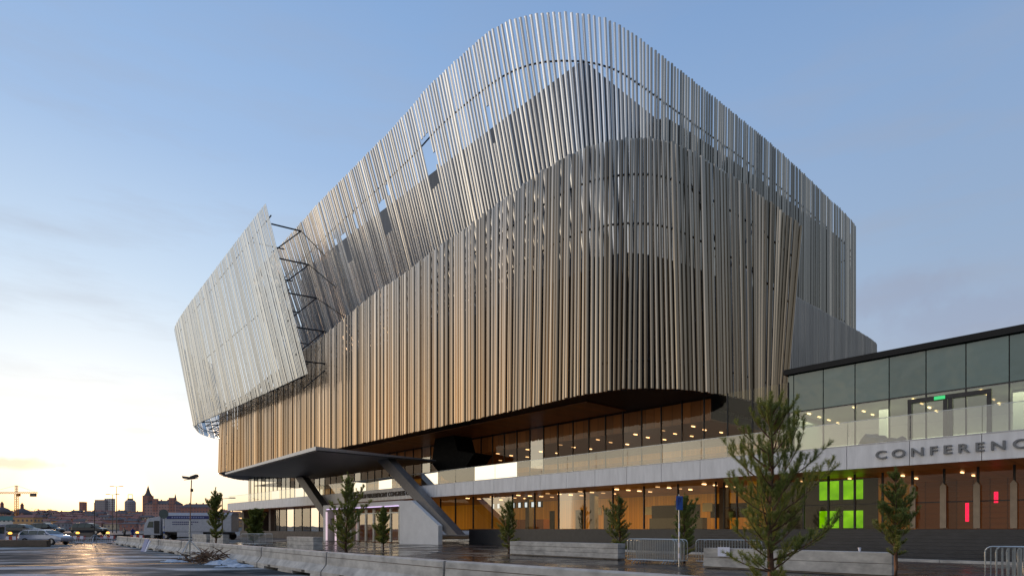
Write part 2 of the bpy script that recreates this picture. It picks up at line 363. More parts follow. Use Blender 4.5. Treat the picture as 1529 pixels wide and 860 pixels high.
def screen(pairs, pitch, width, depth, m, rails, seed, label, railr=.09, holes=None, grp=5, twist=24, backoff=.35, jag=1.0, rj=2, ribs=0):
    rnd = random.Random(seed)
    C = catmull([tuple(a)+tuple(b) for a, b in pairs])
    S = [(W(*c[:3]), W(*c[3:])) for c in C]
    ln = [0]
    for i in range(1, len(S)):
        ln.append(ln[-1] + (((S[i][0]+S[i][1])-(S[i-1][0]+S[i-1][1]))*.5).length)
    def at(s):
        s = max(0, min(ln[-1], s)); lo, hi = 0, len(ln)-1
        while hi-lo > 1:
            mid = (lo+hi)//2
            if ln[mid] <= s: lo = mid
            else: hi = mid
        t = (s-ln[lo])/max(1e-6, ln[hi]-ln[lo])
        return S[lo][0].lerp(S[hi][0], t), S[lo][1].lerp(S[hi][1], t)
    mb = MB(); s = pitch*.5; i = 0; ang = 0; left = 0; dep = 0
    nn = int(ln[-1]/pitch); pos = 0
    while s < ln[-1]:
        if left <= 0:
            left = rnd.randint(2, grp); ang = R(rnd.uniform(-twist, twist)); dep = rnd.uniform(-.07, .07)*jag; s += pitch*rnd.choice((0,0,.20))*jag
            stp = rnd.uniform(-.05, .08)*jag; rdg = rnd.uniform(-.55, .55)
        left -= 1; pd = ribs if left == 0 else 0
        T, B = at(s); T2, B2 = at(s+.3); T1, B1 = at(s-.3)
        ax = (T-B).normalized(); tg = ((T2-T1)+(B2-B1)).normalized(); nrm = tg.cross(ax).normalized()
        if nrm.dot(W(70,75,0)-T) > 0: nrm = -nrm
        a = ang + R(rnd.uniform(-rj, rj))
        X = tg*math.cos(a) + nrm*math.sin(a); Y = nrm*math.cos(a) - tg*math.sin(a)
        T = T + ax*(stp + rnd.uniform(-.03, .03)) + nrm*dep; B = B + ax*rnd.uniform(-.03, .03) + nrm*(dep+pd); T = T + nrm*pd
        segs = [(0, 1)]; dp_ = depth*rnd.uniform(.85, 1.15)
        if holes:
            h = holes(s/ln[-1], i, rnd)
            if h: segs = h
        w2 = width/2*rnd.uniform(.90, 1.08); d2 = depth/2
        for f0, f1 in segs:
            b = B.lerp(T, f0); t = B.lerp(T, f1)
            # folded sheet profile: broad foot, ridge pointing outward
            pr = [(-1,-.15),(-.93,.42),(-.52,.88),(.0,1.02),(.52,.88),(.93,.42),(1,-.15)]
            mb.prism([b+X*(w2*q)+Y*(dp_*r) for q, r in pr], t-b)
        s += pitch; i += 1
    so = mb.build('slat_screen', m, BC); tag(so, label)
    # carrying rails behind the slats, inner side
    rm = MB(); cen = W(70, 75, 0)
    for fr in rails:
        pts = []
        k = int(ln[-1]/1.5)
        for j in range(k+1):
            T, B = at(ln[-1]*j/k); T2, B2 = at(ln[-1]*j/k+.4); T1, B1 = at(ln[-1]*j/k-.4)
            if fr > 1: p = T + (B-T).normalized()*fr       # distance below the top edge
            else: p = B.lerp(T, fr)
            nrm = ((T2-T1)+(B2-B1)).normalized().cross((T-B).normalized()).normalized()
            if nrm.dot(cen-p) < 0: nrm = -nrm
            pts.append(p + nrm*backoff)
        rm.tube(pts, railr, 5)
    rm.build('rail', M_dark, so)
    return at, ln[-1]

UP = [((118,47,44.5),(118,54,27)), ((114,40.5,45.2),(114,47,27)), ((107,38,46),(107,45,27)), ((97,38,46.9),(97,45,27.4)), ((88,38.2,48),(88.5,45.2,28)), ((80,38,48.4),(80,45,28)),
      ((70,38,48.8),(70,45,28)), ((61,38.2,49.6),(61,45.1,28)), ((55.6,38.5,50.7),(55.6,45.2,28)), ((49.7,38.8,51.1),(50,45.3,28.4)), ((45.6,39,51.1),(46.3,45.7,29)),
      ((42.6,40,51.2),(43.4,46.3,29.5)), ((40.2,42.3,51.5),(41,47.2,29.5)), ((37.9,45.5,51.6),(39,48.9,29.5)), ((36.6,48.6,51.4),(37.6,50.8,30)), ((35.5,53.9,50.7),(36.4,55,30.4)),
      ((34.9,59.7,50.4),(35.6,60.5,30.6)), ((34,75.9,50.4),(34.2,76,31)), ((33.2,95,49.6),(33.2,95,31)), ((33,102,49.2),(33,102,31)), ((34,105.5,49.1),(34,105.5,31)), ((38,107,49),(38,107,31))]
LO = [((137,56,22),(138,56,12.2)), ((136,46,22.5),(137,46,12.2)), ((131,41,23),(131.5,41,12.2)), ((126,38.2,23.5),(126,38,12.2)), ((121,36.8,24),(121,36.5,12.2)),
      ((110,37,25),(110,37,12.2)), ((100,37,26),(100,37,12.2)), ((90,37,27),(90,37,12.2)), ((79.3,37,28),(79.3,37,12.2)), ((64.7,37,29.9),(64.7,37,12.2)),
      ((58.7,37,30.2),(58.7,37,12.2)), ((52,37,30.9),(52,37,12.2)), ((45.3,37,31.4),(45.3,37,12.2)), ((39.6,37,32.0),(39.8,36.9,12.2)), ((35.8,37,32.3),(36,36.8,12.2)),
      ((32.6,37.3,32.4),(32.2,36.6,12.2)), ((30.3,37.9,32.3),(29.6,36.9,12.2)), ((28.2,39,32.1),(27.6,37.8,12.2)), ((26.8,40,31.8),(26,39.4,12.2)), ((25.7,41.9,31.5),(24.9,41.4,12.2)),
      ((24.8,45.6,31),(24,44.8,12.2)), ((23.8,49.5,30.3),(23.4,49,12.2)), ((21.75,54.7,28.2),(23.1,54.5,12.2))]
WI = [((151,44,40),(149,48,21.9)), ((146,37,40.6),(142.5,39.8,21.9)), ((137,32.6,41.3),(134,35.6,21.9)), ((128,31,41.7),(127,34.1,21.9)), ((104,30.2,43),(102,34,21.9)), ((80,29.6,44.2),(77,34,22.1))]
RE = [((27,50,26.0),(27,50,12)), ((27,57,26.3),(27,57,12)), ((27,75,26.9),(27,75,12)), ((27.3,92,27.5),(27.3,92,12)), ((28.3,97,27.6),(28.3,97,12)), ((31,100,27.6),(31,100,12)), ((36,101,27.6),(36,101,12))]

def up_holes(f, i, rnd):
    if .26 < f < .50 and i % 11 in (3, 4, 5) and (i//11) % 2 == 0:
        a = .50+(f-.26)*.6 + .05*math.sin(i//9*2.1); return [(0, a), (min(.93, a+.20+.05*math.sin(i//9)), 1)]
    if .26 < f < .50 and rnd.random() < .04:
        a = rnd.uniform(.62, .8); return [(0, a), (a+rnd.uniform(.05,.10), 1)]
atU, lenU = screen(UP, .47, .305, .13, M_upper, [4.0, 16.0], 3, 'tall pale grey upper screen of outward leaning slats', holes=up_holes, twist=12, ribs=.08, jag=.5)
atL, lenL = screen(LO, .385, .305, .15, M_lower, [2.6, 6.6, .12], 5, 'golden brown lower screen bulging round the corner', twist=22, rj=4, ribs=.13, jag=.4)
atW, lenW = screen(WI, .36, .295, .07, M_wing, [1.5, .5, .06], 9, 'pale free-standing screen wing at the left end', grp=6, twist=10, jag=.03, ribs=.07)
screen(RE, .46, .31, .10, M_rear, [1.0], 11, 'low grey rear screen behind the glazed wing', twist=5, jag=.1)

def block(name, uv, z0, z1, m, label=None):
    pts = [W(u, v, z0) for u, v in uv]
    return tag(MB().prism(pts, (0,0,z1-z0)).build(name, m, BC), label)
block('hall_body', [(134,56),(132.5,47.5),(126,41.2),(119,39.4),(36,39.1),(31.6,39.9),(29,42.4),(28,47),(27.6,49),(29,52),(29,98),(134,98)], 12.3, 23.6, M_core)
block('auditorium_roof', [(41.4,48.2),(41.4,100),(112,100),(112,48.2)], 23.6, 50.8, M_roofb, 'dark slatted auditorium block seen through the upper screen')
block('stage_tower', [(36.9,56.5),(36.35,61),(35.2,76),(34.35,95),(34.2,101),(41.3,104),(41.3,56.5)], 23.6, 46.4, mat('tower_cladding', (.045,.046,.04), (.032,.033,.03), .6, scale=.3))
block('hall_attic', [(132.4,56),(131,47.8),(125,41.8),(118,40.2),(76,40.2),(76,56)], 23.6, 26.2, M_core)
# backing frame in the corner of the lower screen, diagonal braces
mb = MB()
for (u0,v0,z0,u1,v1,z1) in ((26.4,44,30,25.6,49,24),(25.6,49,24,25,53,29),(26.4,44,18,25.6,49,24),(44,38.2,31,38,38.2,24),(56,38.2,30,50,38.2,24),(68,38.2,29,62,38.2,24)):
    MB().tube([W(u0,v0,z0), W(u1,v1,z1)], .12, 6).build('brace', M_dark, BC)
# truss bars between the wing screen and the upper screen
mb = MB()
for z in (24, 28.5, 33, 37.5, 42):
    f = (z-22)/22; vo = 34-4.2*f; ua = 78+2.6*f; vi = 45-7*(z-28)/20
    mb.tube([W(ua,vo+.3,z), W(ua-.4,vo+4.2,z+.2)], .10, 6); mb.tube([W(ua-.4,vo+4.2,z+.2), W(ua+.4,vo+.5,z-3.6)], .08, 6)
    mb.tube([W(ua-.4,vo+4.2,z+.2), W(ua+5,vi+.4,z+.4)], .06, 5); mb.tube([W(ua+7,vo+.3,z), W(ua+6,vo+4.5,z)], .09, 6)
for k in range(9):
    u = 84+k*6
    mb.tube([W(u,34.5,22.3), W(u,37.5,24)], .1, 6); mb.tube([W(u,34.5,22.3), W(u+6,37.5,24)], .08, 6)
for k in range(5):
    mb.tube([W(128+k*4,35+k*1.8,22.4), W(126+k*2.2,39+k*2.2,23)], .1, 6)
    mb.tube([W(128+k*4,35+k*1.8,22.4), W(128+k*2.2,40+k*2.2,26)], .08, 6)
tag(mb.build('truss', M_dark, BC), 'dark steel truss bars tying the left wing screen to the hall')

# soffit under the screens
ring = [(c[3], c[4]) for c in catmull([tuple(a)+tuple(b) for a, b in LO], 6)]
inset = []
for (u, v) in ring:
    cu, cv = 70, 62; d = math.hypot(cu-u, cv-v); inset.append((u+(cu-u)/d*.25, v+(cv-v)/d*.25))
pts = [W(u, v, 12.22) for u, v in inset] + [W(27,60,12.22), W(27,98,12.22), W(137,98,12.22)]
MB().prism(pts, (0,0,.05)).build('soffit', M_soff, BC)
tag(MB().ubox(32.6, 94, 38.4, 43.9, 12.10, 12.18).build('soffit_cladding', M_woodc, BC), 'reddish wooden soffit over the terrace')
tag(MB().prism([W(u,41,z) for u,z in ((57.9,12.1),(54.3,12.1),(53.6,10.3),(50.6,9.7),(54,6.7),(56,7.2),(58.6,9.3))], D2*2.6).build('stair_pod', mat('matt_black', (.008,.008,.008), (.014,.014,.013), .95, spec=.05), BC), 'black faceted stair pod hanging below the soffit')

# terrace slab and white fascia
MB().ubox(-9, 117, 36.5, 60, 4.95, 6.08).build('terrace_slab', M_plinth, BC)
fas = MB(); u = 117.0
while u > -9:
    fas.ubox(u-2.985, u-.015, 36.36, 36.48, 4.87, 6.14); u -= 3.0
FA = tag(fas.build('fascia', M_white, BC), 'white panelled fascia band carrying the lettering')
MB().ubox(-9, 117, 36.34, 36.58, 6.15, 6.19).build('coping', M_cane, FA)
text_mesh('CONFERENCE', 'lettering', M_letter, FA, W(10.55, 36.30, 5.32), -D1, .60, 6.85, .045, .010, 1.5)
text_mesh('STOCKHOLM WATERFRONT CONGRESS CENTRE', 'lettering', M_letterd, FA, W(69.8, 36.30, 5.28), -D1, .72, 15.6, .04, .016, 1.0)
# underside of the terrace
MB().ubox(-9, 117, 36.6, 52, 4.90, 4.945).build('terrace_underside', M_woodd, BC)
# balustrade
bal = MB(); frm = MB(); u = 117.0
while u > -9:
    bal.quad(W(u-.02,36.5,6.2), W(u-2.98,36.5,6.2), W(u-2.98,36.5,7.5), W(u-.02,36.5,7.5)); frm.ubox(u-3.02, u-2.98, 36.52, 36.58, 6.2, 7.4); u -= 3
frm2 = MB().ubox(-9, 117, 36.48, 36.54, 7.5, 7.53)
BA = bal.build('balustrade', M_glassb, BC); frm2.build('handrail', M_galv, BA)

# upper window wall (v = 44)
def window_wall(u0, u1, v, z0, z1, pitch, gm, start, mw=.07, md=.16, transoms=(), label=None, mm=None):
    mm = mm or M_dark
    gmb = MB(); fr = MB(); u = start
    while u > u0: u -= pitch
    us = []
    while u < u1:
        u += pitch
        if u0 < u < u1: us.append(u)
    edges = [u0]+us+[u1]
    for a, b in zip(edges[:-1], edges[1:]): gmb.quad(W(b,v,z0), W(a,v,z0), W(a,v,z1), W(b,v,z1))
    go = tag(gmb.build('window_wall', gm, BC), label)
    for a in edges: MB().ubox(a-mw/2, a+mw/2, v-md/2, v+md/2, z0, z1).build('mullion', mm, go)
    for z in transoms: MB().ubox(u0, u1, v-.05, v+.05, z-.03, z+.03).build('transom', mm, go)
    return go
window_wall(18.4, 128, 44, 6.14, 12.1, 2.0, M_glass, 31.05, label='tall glazing under the wooden soffit')
window_wall(-9, 18.34, 44, 6.14, 9.86, 2.0, M_glassg, 14.0, label='greenish terrace glazing of the low wing')
sp = MB(); sf = MB(); u = 14.0+6
while u > -9:
    a, b = u-2, min(u, 18.34); sp.ubox(a+.03, b-.03, 43.96, 44.08, 9.93, 12.55); u -= 2
tag(sp.build('spandrel', M_spand, BC), 'dark teal glass spandrel panels of the low wing')
MB().ubox(-9, 18.34, 44.1, 44.2, 9.85, 12.6).ubox(-9, 18.4, 43.98, 44.06, 9.86, 9.93).build('spandrel_frame', M_dark, BC)
tag(MB().ubox(-9, 18.6, 43.7, 72, 12.6, 12.98).build('roof', M_soff, BC), 'flat black edged roof of the low wing')
MB().ubox(18.36, 18.46, 44.1, 72, 6.2, 12.6).build('end_wall', M_spand, BC)
# terrace door
DR = MB()
for a in (10.85, 9.0, 8.75, 6.9): DR.ubox(a-.11, a+.11, 43.86, 43.95, 6.15, 9.5)
DR.ubox(6.8, 10.96, 43.84, 43.94, 9.4, 9.66)
DRo = tag(DR.build('terrace_door', M_dark, BC), 'double terrace door in a black frame')
MB().ubox(9.0, 9.55, 43.78, 43.84, 9.42, 9.62).build('exit_sign', emission('exit_green', (.1,.9,.3), .8), DRo)

# interiors
MB().ubox(25, 128, 45.0, 62, 10.40, 10.5).build('upper_ceiling', M_ceil, BC)
MB().ubox(25, 110, 44.8, 45.0, 10.38, 12.1).build('header_cladding', M_woodd, BC)
MB().ubox(18.5, 128, 60, 60.2, 6.2, 10.4).build('upper_inner_wall', M_wood, BC)
MB().ubox(18.5, 128, 44.3, 60, 6.09, 6.16).build('upper_floor', M_floor, BC)
MB().ubox(-9, 18.2, 44.3, 60, 9.95, 10.05).build('wing_ceiling', M_paleroom, BC)
MB().ubox(-9, 18.2, 56, 56.2, 6.2, 9.9).build('wing_inner_wall', M_paleroom, BC)
mb = MB()
for k in range(5): mb.ubox(8, 18.1, 49.9, 50.0, 6.6+k*.32, 6.68+k*.32)
mb.build('inner_bench', M_white2, BC)
mb = MB()
for u in (13.2, 6, 2): MB().ubox(u-.25, u+.25, 47, 47.5, 6.2, 9.9).build('inner_column', M_white2, BC)
# beams hanging below the upper hall ceiling: inner galleries
MB().ubox(24, 110, 54, 60, 8.6, 8.9).build('gallery', M_woodd, BC)
# lower floor: glazing v = 39
window_wall(21.3, 54, 39, 1.57, 4.87, 3.0, M_glass, 27.3, mw=.09, label='ground floor glazing with warm wooden hall behind')
window_wall(77.5, 101, 39, 1.2, 4.87, 3.0, M_glassb, 27.3, mw=.09, label='ground floor glazing left of the entrance reflecting the sunset')
window_wall(-9, 21.2, 40, 1.57, 4.87, 1.5, M_glass, 8.25, mw=.10, transoms=(3.05,), label='entrance glazing behind the broad steps')
MB().ubox(-9, 101, 39.2, 58, 1.40, 1.50).build('lower_floor', M_floor, BC)
MB().ubox(-9, 101, 52.0, 52.2, 1.5, 4.88).build('lower_inner_wall', M_wood, BC)
MB().ubox(-9, 12, 50.0, 50.1, 1.5, 4.88).build('dark_inner_wall', M_woodd, BC)
MB().ubox(19.4, 19.6, 40.2, 52, 1.5, 4.88).build('partition', M_wood, BC)
mb = MB()
for a, b, z0, z1 in ((44.6,45.7,1.55,3.7),(49,49.8,1.55,3.7),(40.6,41.6,1.55,3.7),(30,35.4,2.6,3.9),(24.9,28.9,2.6,3.9),(20.3,24,2.6,3.9)): MB().ubox(a, b, 51.90, 51.97, z0, z1).build('inner_opening', M_soff, BC)
mb = MB()
for u in (46.5, 37.5, 24): MB().ubox(u-.3, u+.3, 45, 45.6, 1.5, 4.88).build('inner_column', M_concd, BC)
MB().ubox(45.5, 51, 46.5, 47.4, 1.5, 2.6).build('ticket_counter', M_woodd, BC)
MB().ubox(27.5, 33, 48, 48.8, 1.5, 2.55).build('bar_counter', M_plinth, BC)
for u, z in ((35.9,3.0),(29.2,3.2),(42.4,3.1)): MB().ubox(u-.5, u+.5, 51.86, 51.93, z, z+.8).build('wall_poster', M_paleroom, BC)
# strip lights in the ceilings
lm = MB().lbox(-.07,.07,-.42,.42,-.03,.03); proto = None
def strip(u, v, z, mname=M_lamp, along=None):
    global proto
    if proto is None:
        o = MB().lbox(-.24,.24,-.045,.045,-.03,.03)
        me = o.build('ceiling_light', M_lamp, None, loc=(0,0,0)); proto = me; q = me
    else:
        q = proto.copy(); COL.objects.link(q)
    q.parent = BC; p = W(u, v, z) - W(60,60,0); q.location = p
    q.rotation_euler = (0,0, math.atan2(D2.y, D2.x) if along is None else along)
for u in (4, 7.5, 11, 14.5, 17.5):
    for k in range(4): strip(u, 45.4+k*1.9, 9.9)
for u in (27.5,30.5,33.5,38,43,48,53,58):
    for k in range(3): strip(u+(k%2)*.3, 46.5+k*2.4, 10.36)
for u in (23,27,31,35,39,43,47,51):
    for k in range(4): strip(u, 40.4+k*1.6, 4.84)
for u in (0,4,8,11,14,17):
    for k in range(2): strip(u, 43+k*3, 4.84)
# fill of the rooms: lit panels high on the ceilings (the hall lamps of the photograph)
def lamp(u, v, z, e, su, sv, c=(1,.66,.34)):
    ld = bpy.data.lights.new('hall_lamp', 'AREA'); ld.energy = e; ld.color = c; ld.shape = 'RECTANGLE'; ld.size = su; ld.size_y = sv
    o = bpy.data.objects.new('hall_lamp', ld); COL.objects.link(o); o.parent = BC; o.location = W(u,v,z)-W(60,60,0); o.rotation_euler = (0,0,FAC)
lamp(37, 46.5, 4.7, 650, 26, 3, (1,.62,.20)); lamp(10, 46, 4.7, 75, 18, 3, (1,.5,.2)); lamp(70, 47, 4.7, 160, 18, 3)
lamp(40, 49, 10.3, 420, 34, 3, (1,.55,.25)); lamp(75, 49, 10.3, 300, 30, 3, (1,.6,.3)); lamp(9, 47.5, 9.8, 620, 18, 4, (1,.88,.66))
# green glowing room dividers
for a, b in ((15.9,14.7),(14.4,13.25)):
    MB().ubox(b, a, 43.0, 43.1, 1.62, 2.76).ubox(b, a, 43.0, 43.1, 3.5, 4.75).build('green_panel', M_green, BC)
MB().ubox(12.4, 19.2, 43.12, 43.2, 1.5, 4.86).build('panel_backing', M_dark, BC)
MB().cyl(W(7.95,44,2.0), W(7.95,44,3.1), .09, 8).build('red_tube', M_red, BC)
MB().cyl(W(6.75,45,3.1), W(6.75,45,3.75), .1, 8).build('red_tube', M_red, BC)
mb = MB()
for k in range(9): mb.ubox(-8, 11.8, 49.8, 49.9, 1.6+k*.36, 1.68+k*.36)
mb.build('shelf_lines', M_woodd, BC)
# entrance posts of the doors
for u in (9.68, 8.25, 6.77, 5.25, 3.75, 2.25):
    pm = MB(); pm.hexa([W(u+.14,39.70,1.6),W(u-.14,39.70,1.6),W(u-.14,39.86,1.6),W(u+.14,39.86,1.6),W(u+.14,39.70,3.9),W(u-.14,39.70,3.9),W(u-.14,39.86,3.9),W(u+.14,39.86,3.9)])
    pm.prism([W(u+.14,39.70,3.903),W(u-.14,39.70,3.903),W(u,39.70,4.08)], D2*.16)
    tag(pm.build('door_leaf', mat('bronze_leaf', (.34,.27,.2), (.26,.21,.16), .4, .4), BC), 'narrow bronze door leaves above the steps')
# plinth, steps
MB().ubox(21.4, 48.5, 38.6, 39.2, .01, 1.55).build('plinth', M_plinth, BC)
MB().ubox(77.5, 117, 38.6, 39.2, .01, 1.2).build('plinth', M_concd, BC)
st = MB()
for k in range(9):
    z1 = .17*(k+1)+.02; v0 = 34.6+k*.48
    st.ubox(-9, 21.3, v0, 39.9 if k < 8 else 39.88, z1-.168, z1)
tag(st.build('steps', M_step, BC), 'broad dark stone steps before the entrance glazing')
MB().ubox(101.2, 117, 44, 44.2, .01, 4.9).ubox(117, 117.2, 39, 60, .01, 4.9).build('rear_wall', mat('rear_wall', (.16,.14,.125), (.12,.11,.1), .8), BC)
mb = MB()
for u in (103, 110, 116): MB().ubox(u-.4, u+.4, 38.8, 39.6, .01, 4.9).build('column', M_concd, BC)

for k in range(9):
    o = MB().ubox(-9+k*4.02, -9.02+(k+1)*4.02, 33.4, 33.7, .0, .13).build('kerb', M_conc, loc=(0,0,0)); tag(o, kind='structure')
# canopy with its leaning struts
cn = MB()
A = (57.2,26.2); Bp = (84.4,26.2); Cc = (84.4,38.5); Dd = (57.2,40.5)
cn.prism([W(*A,9.28), W(*Bp,8.70), W(*Cc,8.85), W(*Dd,9.28)], (0,0,.10))
CN = tag(cn.build('canopy', M_canu, BC), 'flat grey entrance canopy on two leaning struts')
MB().hexa([W(57.0,26.0,9.36),W(84.6,26.0,8.78),W(84.6,26.3,8.78),W(57.0,26.3,9.36),W(57.0,26.0,9.72),W(84.6,26.0,9.0),W(84.6,26.3,9.0),W(57.0,26.3,9.72)]).hexa(
    [W(57.0,26.3,9.38),W(57.2,26.3,9.38),W(57.2,40.5,9.38),W(57.0,40.5,9.38),W(57.0,26.3,9.72),W(57.2,26.3,9.72),W(57.2,40.5,9.5),W(57.0,40.5,9.5)]).build('canopy_edge', M_cane, CN)
MB().hexa([W(57.3,26.4,9.39),W(84.3,26.4,8.82),W(84.3,38.4,8.96),W(57.3,40.4,9.39),W(57.3,26.4,9.6),W(84.3,26.4,8.95),W(84.3,38.4,9.1),W(57.3,40.4,9.5)]).build('canopy_deck', M_plinth, CN)
for (ut, ub, zt, zb) in ((59.4, 46.2, 9.25, 1.0), (82, 68.6, 8.75, .05)):
    du = 1.15
    tag(MB().hexa([W(ub+du,34.9,zb),W(ub-du*.5,34.9,zb),W(ub-du*.5,35.9,zb),W(ub+du,35.9,zb),W(ut+du,34.9,zt),W(ut-du,34.9,zt),W(ut-du,35.9,zt),W(ut+du,35.9,zt)]).build('strut', M_strut, CN))
# entrance portal
po = MB(); po.ubox(54.4, 73, 34.3, 38.4, 3.95, 4.55)
po.ubox(72.2, 73, 34.3, 38.4, .01, 3.95); po.ubox(54.4, 54.9, 34.3, 38.4, .01, 3.95)
PO = tag(po.build('entrance_portal', M_white2, BC), 'white framed main entrance portal under the canopy')
tag(MB().prism([W(54.38,34.3,.01),W(47.9,34.3,.01),W(47.9,34.3,1.9),W(52.6,34.3,4.5),W(54.38,34.3,4.5)], D2*.5).build('portal_wall', M_white2, PO), 'sloping white side wall of the entrance')
MB().ubox(55, 72, 34.24, 34.29, 3.98, 4.05).build('portal_light', emission('violet_strip', (.8,.6,1), 1.4), PO)
MB().ubox(71.7, 71.9, 34.1, 34.25, .1, 3.7).ubox(69.2, 69.4, 34.1, 34.25, .1, 3.7).build('light_column', emission('pink_white', (1,.75,.85), .8), PO)
for k in range(9):
    a = 55.1+k*1.85
    d = tag(MB().quad(W(a+1.75,35.6,.1),W(a,35.6,.1),W(a,35.6,3.3),W(a+1.75,35.6,3.3)).build('door', M_glass, PO))
    MB().ubox(a, a+.12, 35.5, 35.7, .1, 3.9).ubox(a+1.65, a+1.77, 35.5, 35.7, .1, 3.9).ubox(a+.12, a+1.65, 35.5, 35.7, 3.3, 3.42).build('door_frame', M_galv, d)
MB().ubox(55, 72, 38.6, 38.7, .02, 4.9).build('lobby_back', M_woodd, PO)
lamp(63.5, 37, 3.9, 60, 14, .8, (1,.8,.6))
# icicle-like ragged drip edge seen behind the canopy
mb = MB(); rnd = random.Random(4)
for k in range(60):
    u = 70+k*.9+rnd.uniform(-.3,.3); z = rnd.uniform(.2, .9)
    mb.tube([W(u,46.5,12.2), W(u,46.5,12.2-z)], [.05,.01], 4)
mb.build('icicle', M_glassb, BC)

# ------------------------------------------------------------------ screens of the ticket hall
for k, u in enumerate((50.9, 50.0, 47.6, 46.6, 45.6, 44.6, 43.6)):
    t = wthing('monitor', W(u,44,4.0), 'small white and blue screen in the row hung behind the ground floor glazing', 'monitor', 'screens in the ticket hall')
    MB().ubox(u-.4, u+.4, 44, 44.08, 3.78, 4.4).build('casing', M_dark, t)
    MB().ubox(u-.13, u+.2, 43.97, 43.99, 3.84, 4.34).build('screen', emission('screen_white', (.75,.85,1), 1.1), t)
    MB().tube([W(u,44.04,4.4), W(u,44.04,4.88)], .02, 4).build('hanger', M_dark, t)

# ------------------------------------------------------------------ tarpaulin on the terrace
mb = MB(); rnd = random.Random(12); base = W(10.6, 37.6, 6.14)
bm = bmesh.new(); bmesh.ops.create_icosphere(bm, subdivisions=3, radius=1)
for v in bm.verts:
    n = noise.noise(v.co*1.7+Vector((3,1,2))); n2 = noise.noise(v.co*4.1)
    hump = .28+.30*max(0, math.sin((v.co.x+1)*2.3))+ (.18 if v.co.x < -.5 else 0)
    v.co = Vector((v.co.x*1.15*(1+.25*n), v.co.y*.55*(1+.3*n2), max(0, v.co.z)*(hump+.35*n+.15*n2)*1.4))
me = bpy.data.meshes.new('tarpaulin'); bm.to_mesh(me); bm.free(); me.materials.append(mat('black_tarp', (.02,.02,.022), (.06,.06,.06), .35, scale=5))
o = bpy.data.objects.new('tarpaulin', me); COL.objects.link(o); o.location = base; o.rotation_euler = (0,0,FAC+math.pi)
tag(o, 'crumpled black tarpaulin heap on the terrace above the CONFERENCE lettering', 'tarpaulin')

# ------------------------------------------------------------------ concrete barrier line
pts = [Vector((9.6,2.4,0)), Vector((-1.5,14.0,0)), Vector((-10.2,24.7,0)), Vector((-25,42.7,0)), Vector((-39.8,60.7,0))]
path = [];
for a, b in zip(pts[:-1], pts[1:]):
    n = max(1, round((b-a).length/6.9))
    for k in range(n): path.append((a.lerp(b, k/n), a.lerp(b, (k+1)/n)))
def barrier_mesh(Ln):
    pr = [(-.30,.10),(-.30,.20),(-.13,.42),(-.11,.80),(-.085,.83),(.085,.83),(.11,.80),(.13,.42),(.30,.20),(.30,.10)]
    mb = MB(); h = Ln/2-.03
    mb.prism([(-h, y, z) for y, z in pr], (2*h,0,0))
    foot = [(-.30,.0),(-.30,.099),(.30,.099),(.30,0)]
    for x0, x1 in ((-h,-h+.9),(-.8,.8),(h-.9,h)): mb.prism([(x0, y, z) for y, z in foot], (x1-x0,0,0))
    return mb
for i, (a, b) in enumerate(path):
    c = (a+b)/2; d = b-a
    t = thing('concrete_barrier', c, math.atan2(d.y, d.x)+R(random.uniform(-.5,.5)), 'long grey concrete traffic barrier in the line across the forecourt', 'barrier', 'concrete barriers along the forecourt')
    barrier_mesh(d.length).build('barrier_body', M_conc, t, bevel=.012)
    mb = MB()
    for s in (-1, 1):
        mb.tube([(s*(d.length/2-.05), 0, .12), (s*(d.length/2-.05), 0, .9 if i in (3,) and s == 1 else .6)], .018, 6)
    mb.build('coupling', M_dark, t)
    for x in (-d.length*.27, d.length*.27): MB().prism([(x-.16,-.303,.105),(x+.16,-.303,.105),(x+.16,-.303,.185),(x-.16,-.303,.185)], (0,.01,0)).prism([(x-.16,.303,.105),(x+.16,.303,.105),(x+.16,.303,.185),(x-.16,.303,.185)], (0,-.01,0)).build('lifting_slot', M_dark, t)
    mb = MB().lbox(-d.length/2+.05, d.length/2-.05, .117, .121, .655, .672); mb.build('seam', M_concd, t)

def planter(name, u, v, Ln, h, wd, label, m=M_conc, rz=None, tiers=3):
    c = W(u, v); t = thing(name, c, FAC if rz is None else rz, label, 'concrete block')
    mb = MB()
    for k in range(tiers):
        z0 = .08+(h-.08)*k/tiers; z1 = .08+(h-.08)*(k+1)/tiers-.015
        mb.lbox(-Ln/2, Ln/2, -wd/2+.01*(k%2), wd/2-.01*(k%2), z0, z1)
    mb.build('block_body', m, t, bevel=.015)
    MB().lbox(-Ln/2+.03, Ln/2-.03, -wd/2+.03, wd/2-.03, .02, h-.03).build('joint', M_concd, t)
    mb = MB()
    for s in (-1, 1): mb.lbox(s*Ln*.34-.35, s*Ln*.34+.35, -wd/2+.04, wd/2-.04, 0, .079)
    mb.build('foot', M_concd, t); return t
planter('concrete_block', 22.5, 24.5, 8.0, .84, .6, 'long weathered concrete block between two young pines on the plaza')
planter('concrete_block', 9.2, 22.2, 6.6, .82, .6, 'pale smooth concrete block behind the large foreground pine', tiers=2)
planter('concrete_block', 42.5, 18.5, 4.6, 1.0, .7, 'ribbed concrete block in front of the main entrance')
planter('concrete_block', 70.8, 19.4, 5.2, 1.0, .6, 'low concrete block at the far left, left one of a pair')
planter('concrete_block', 65.6, 19.6, 4.2, 1.0, .6, 'low concrete block beside the dark pine, right one of a pair')
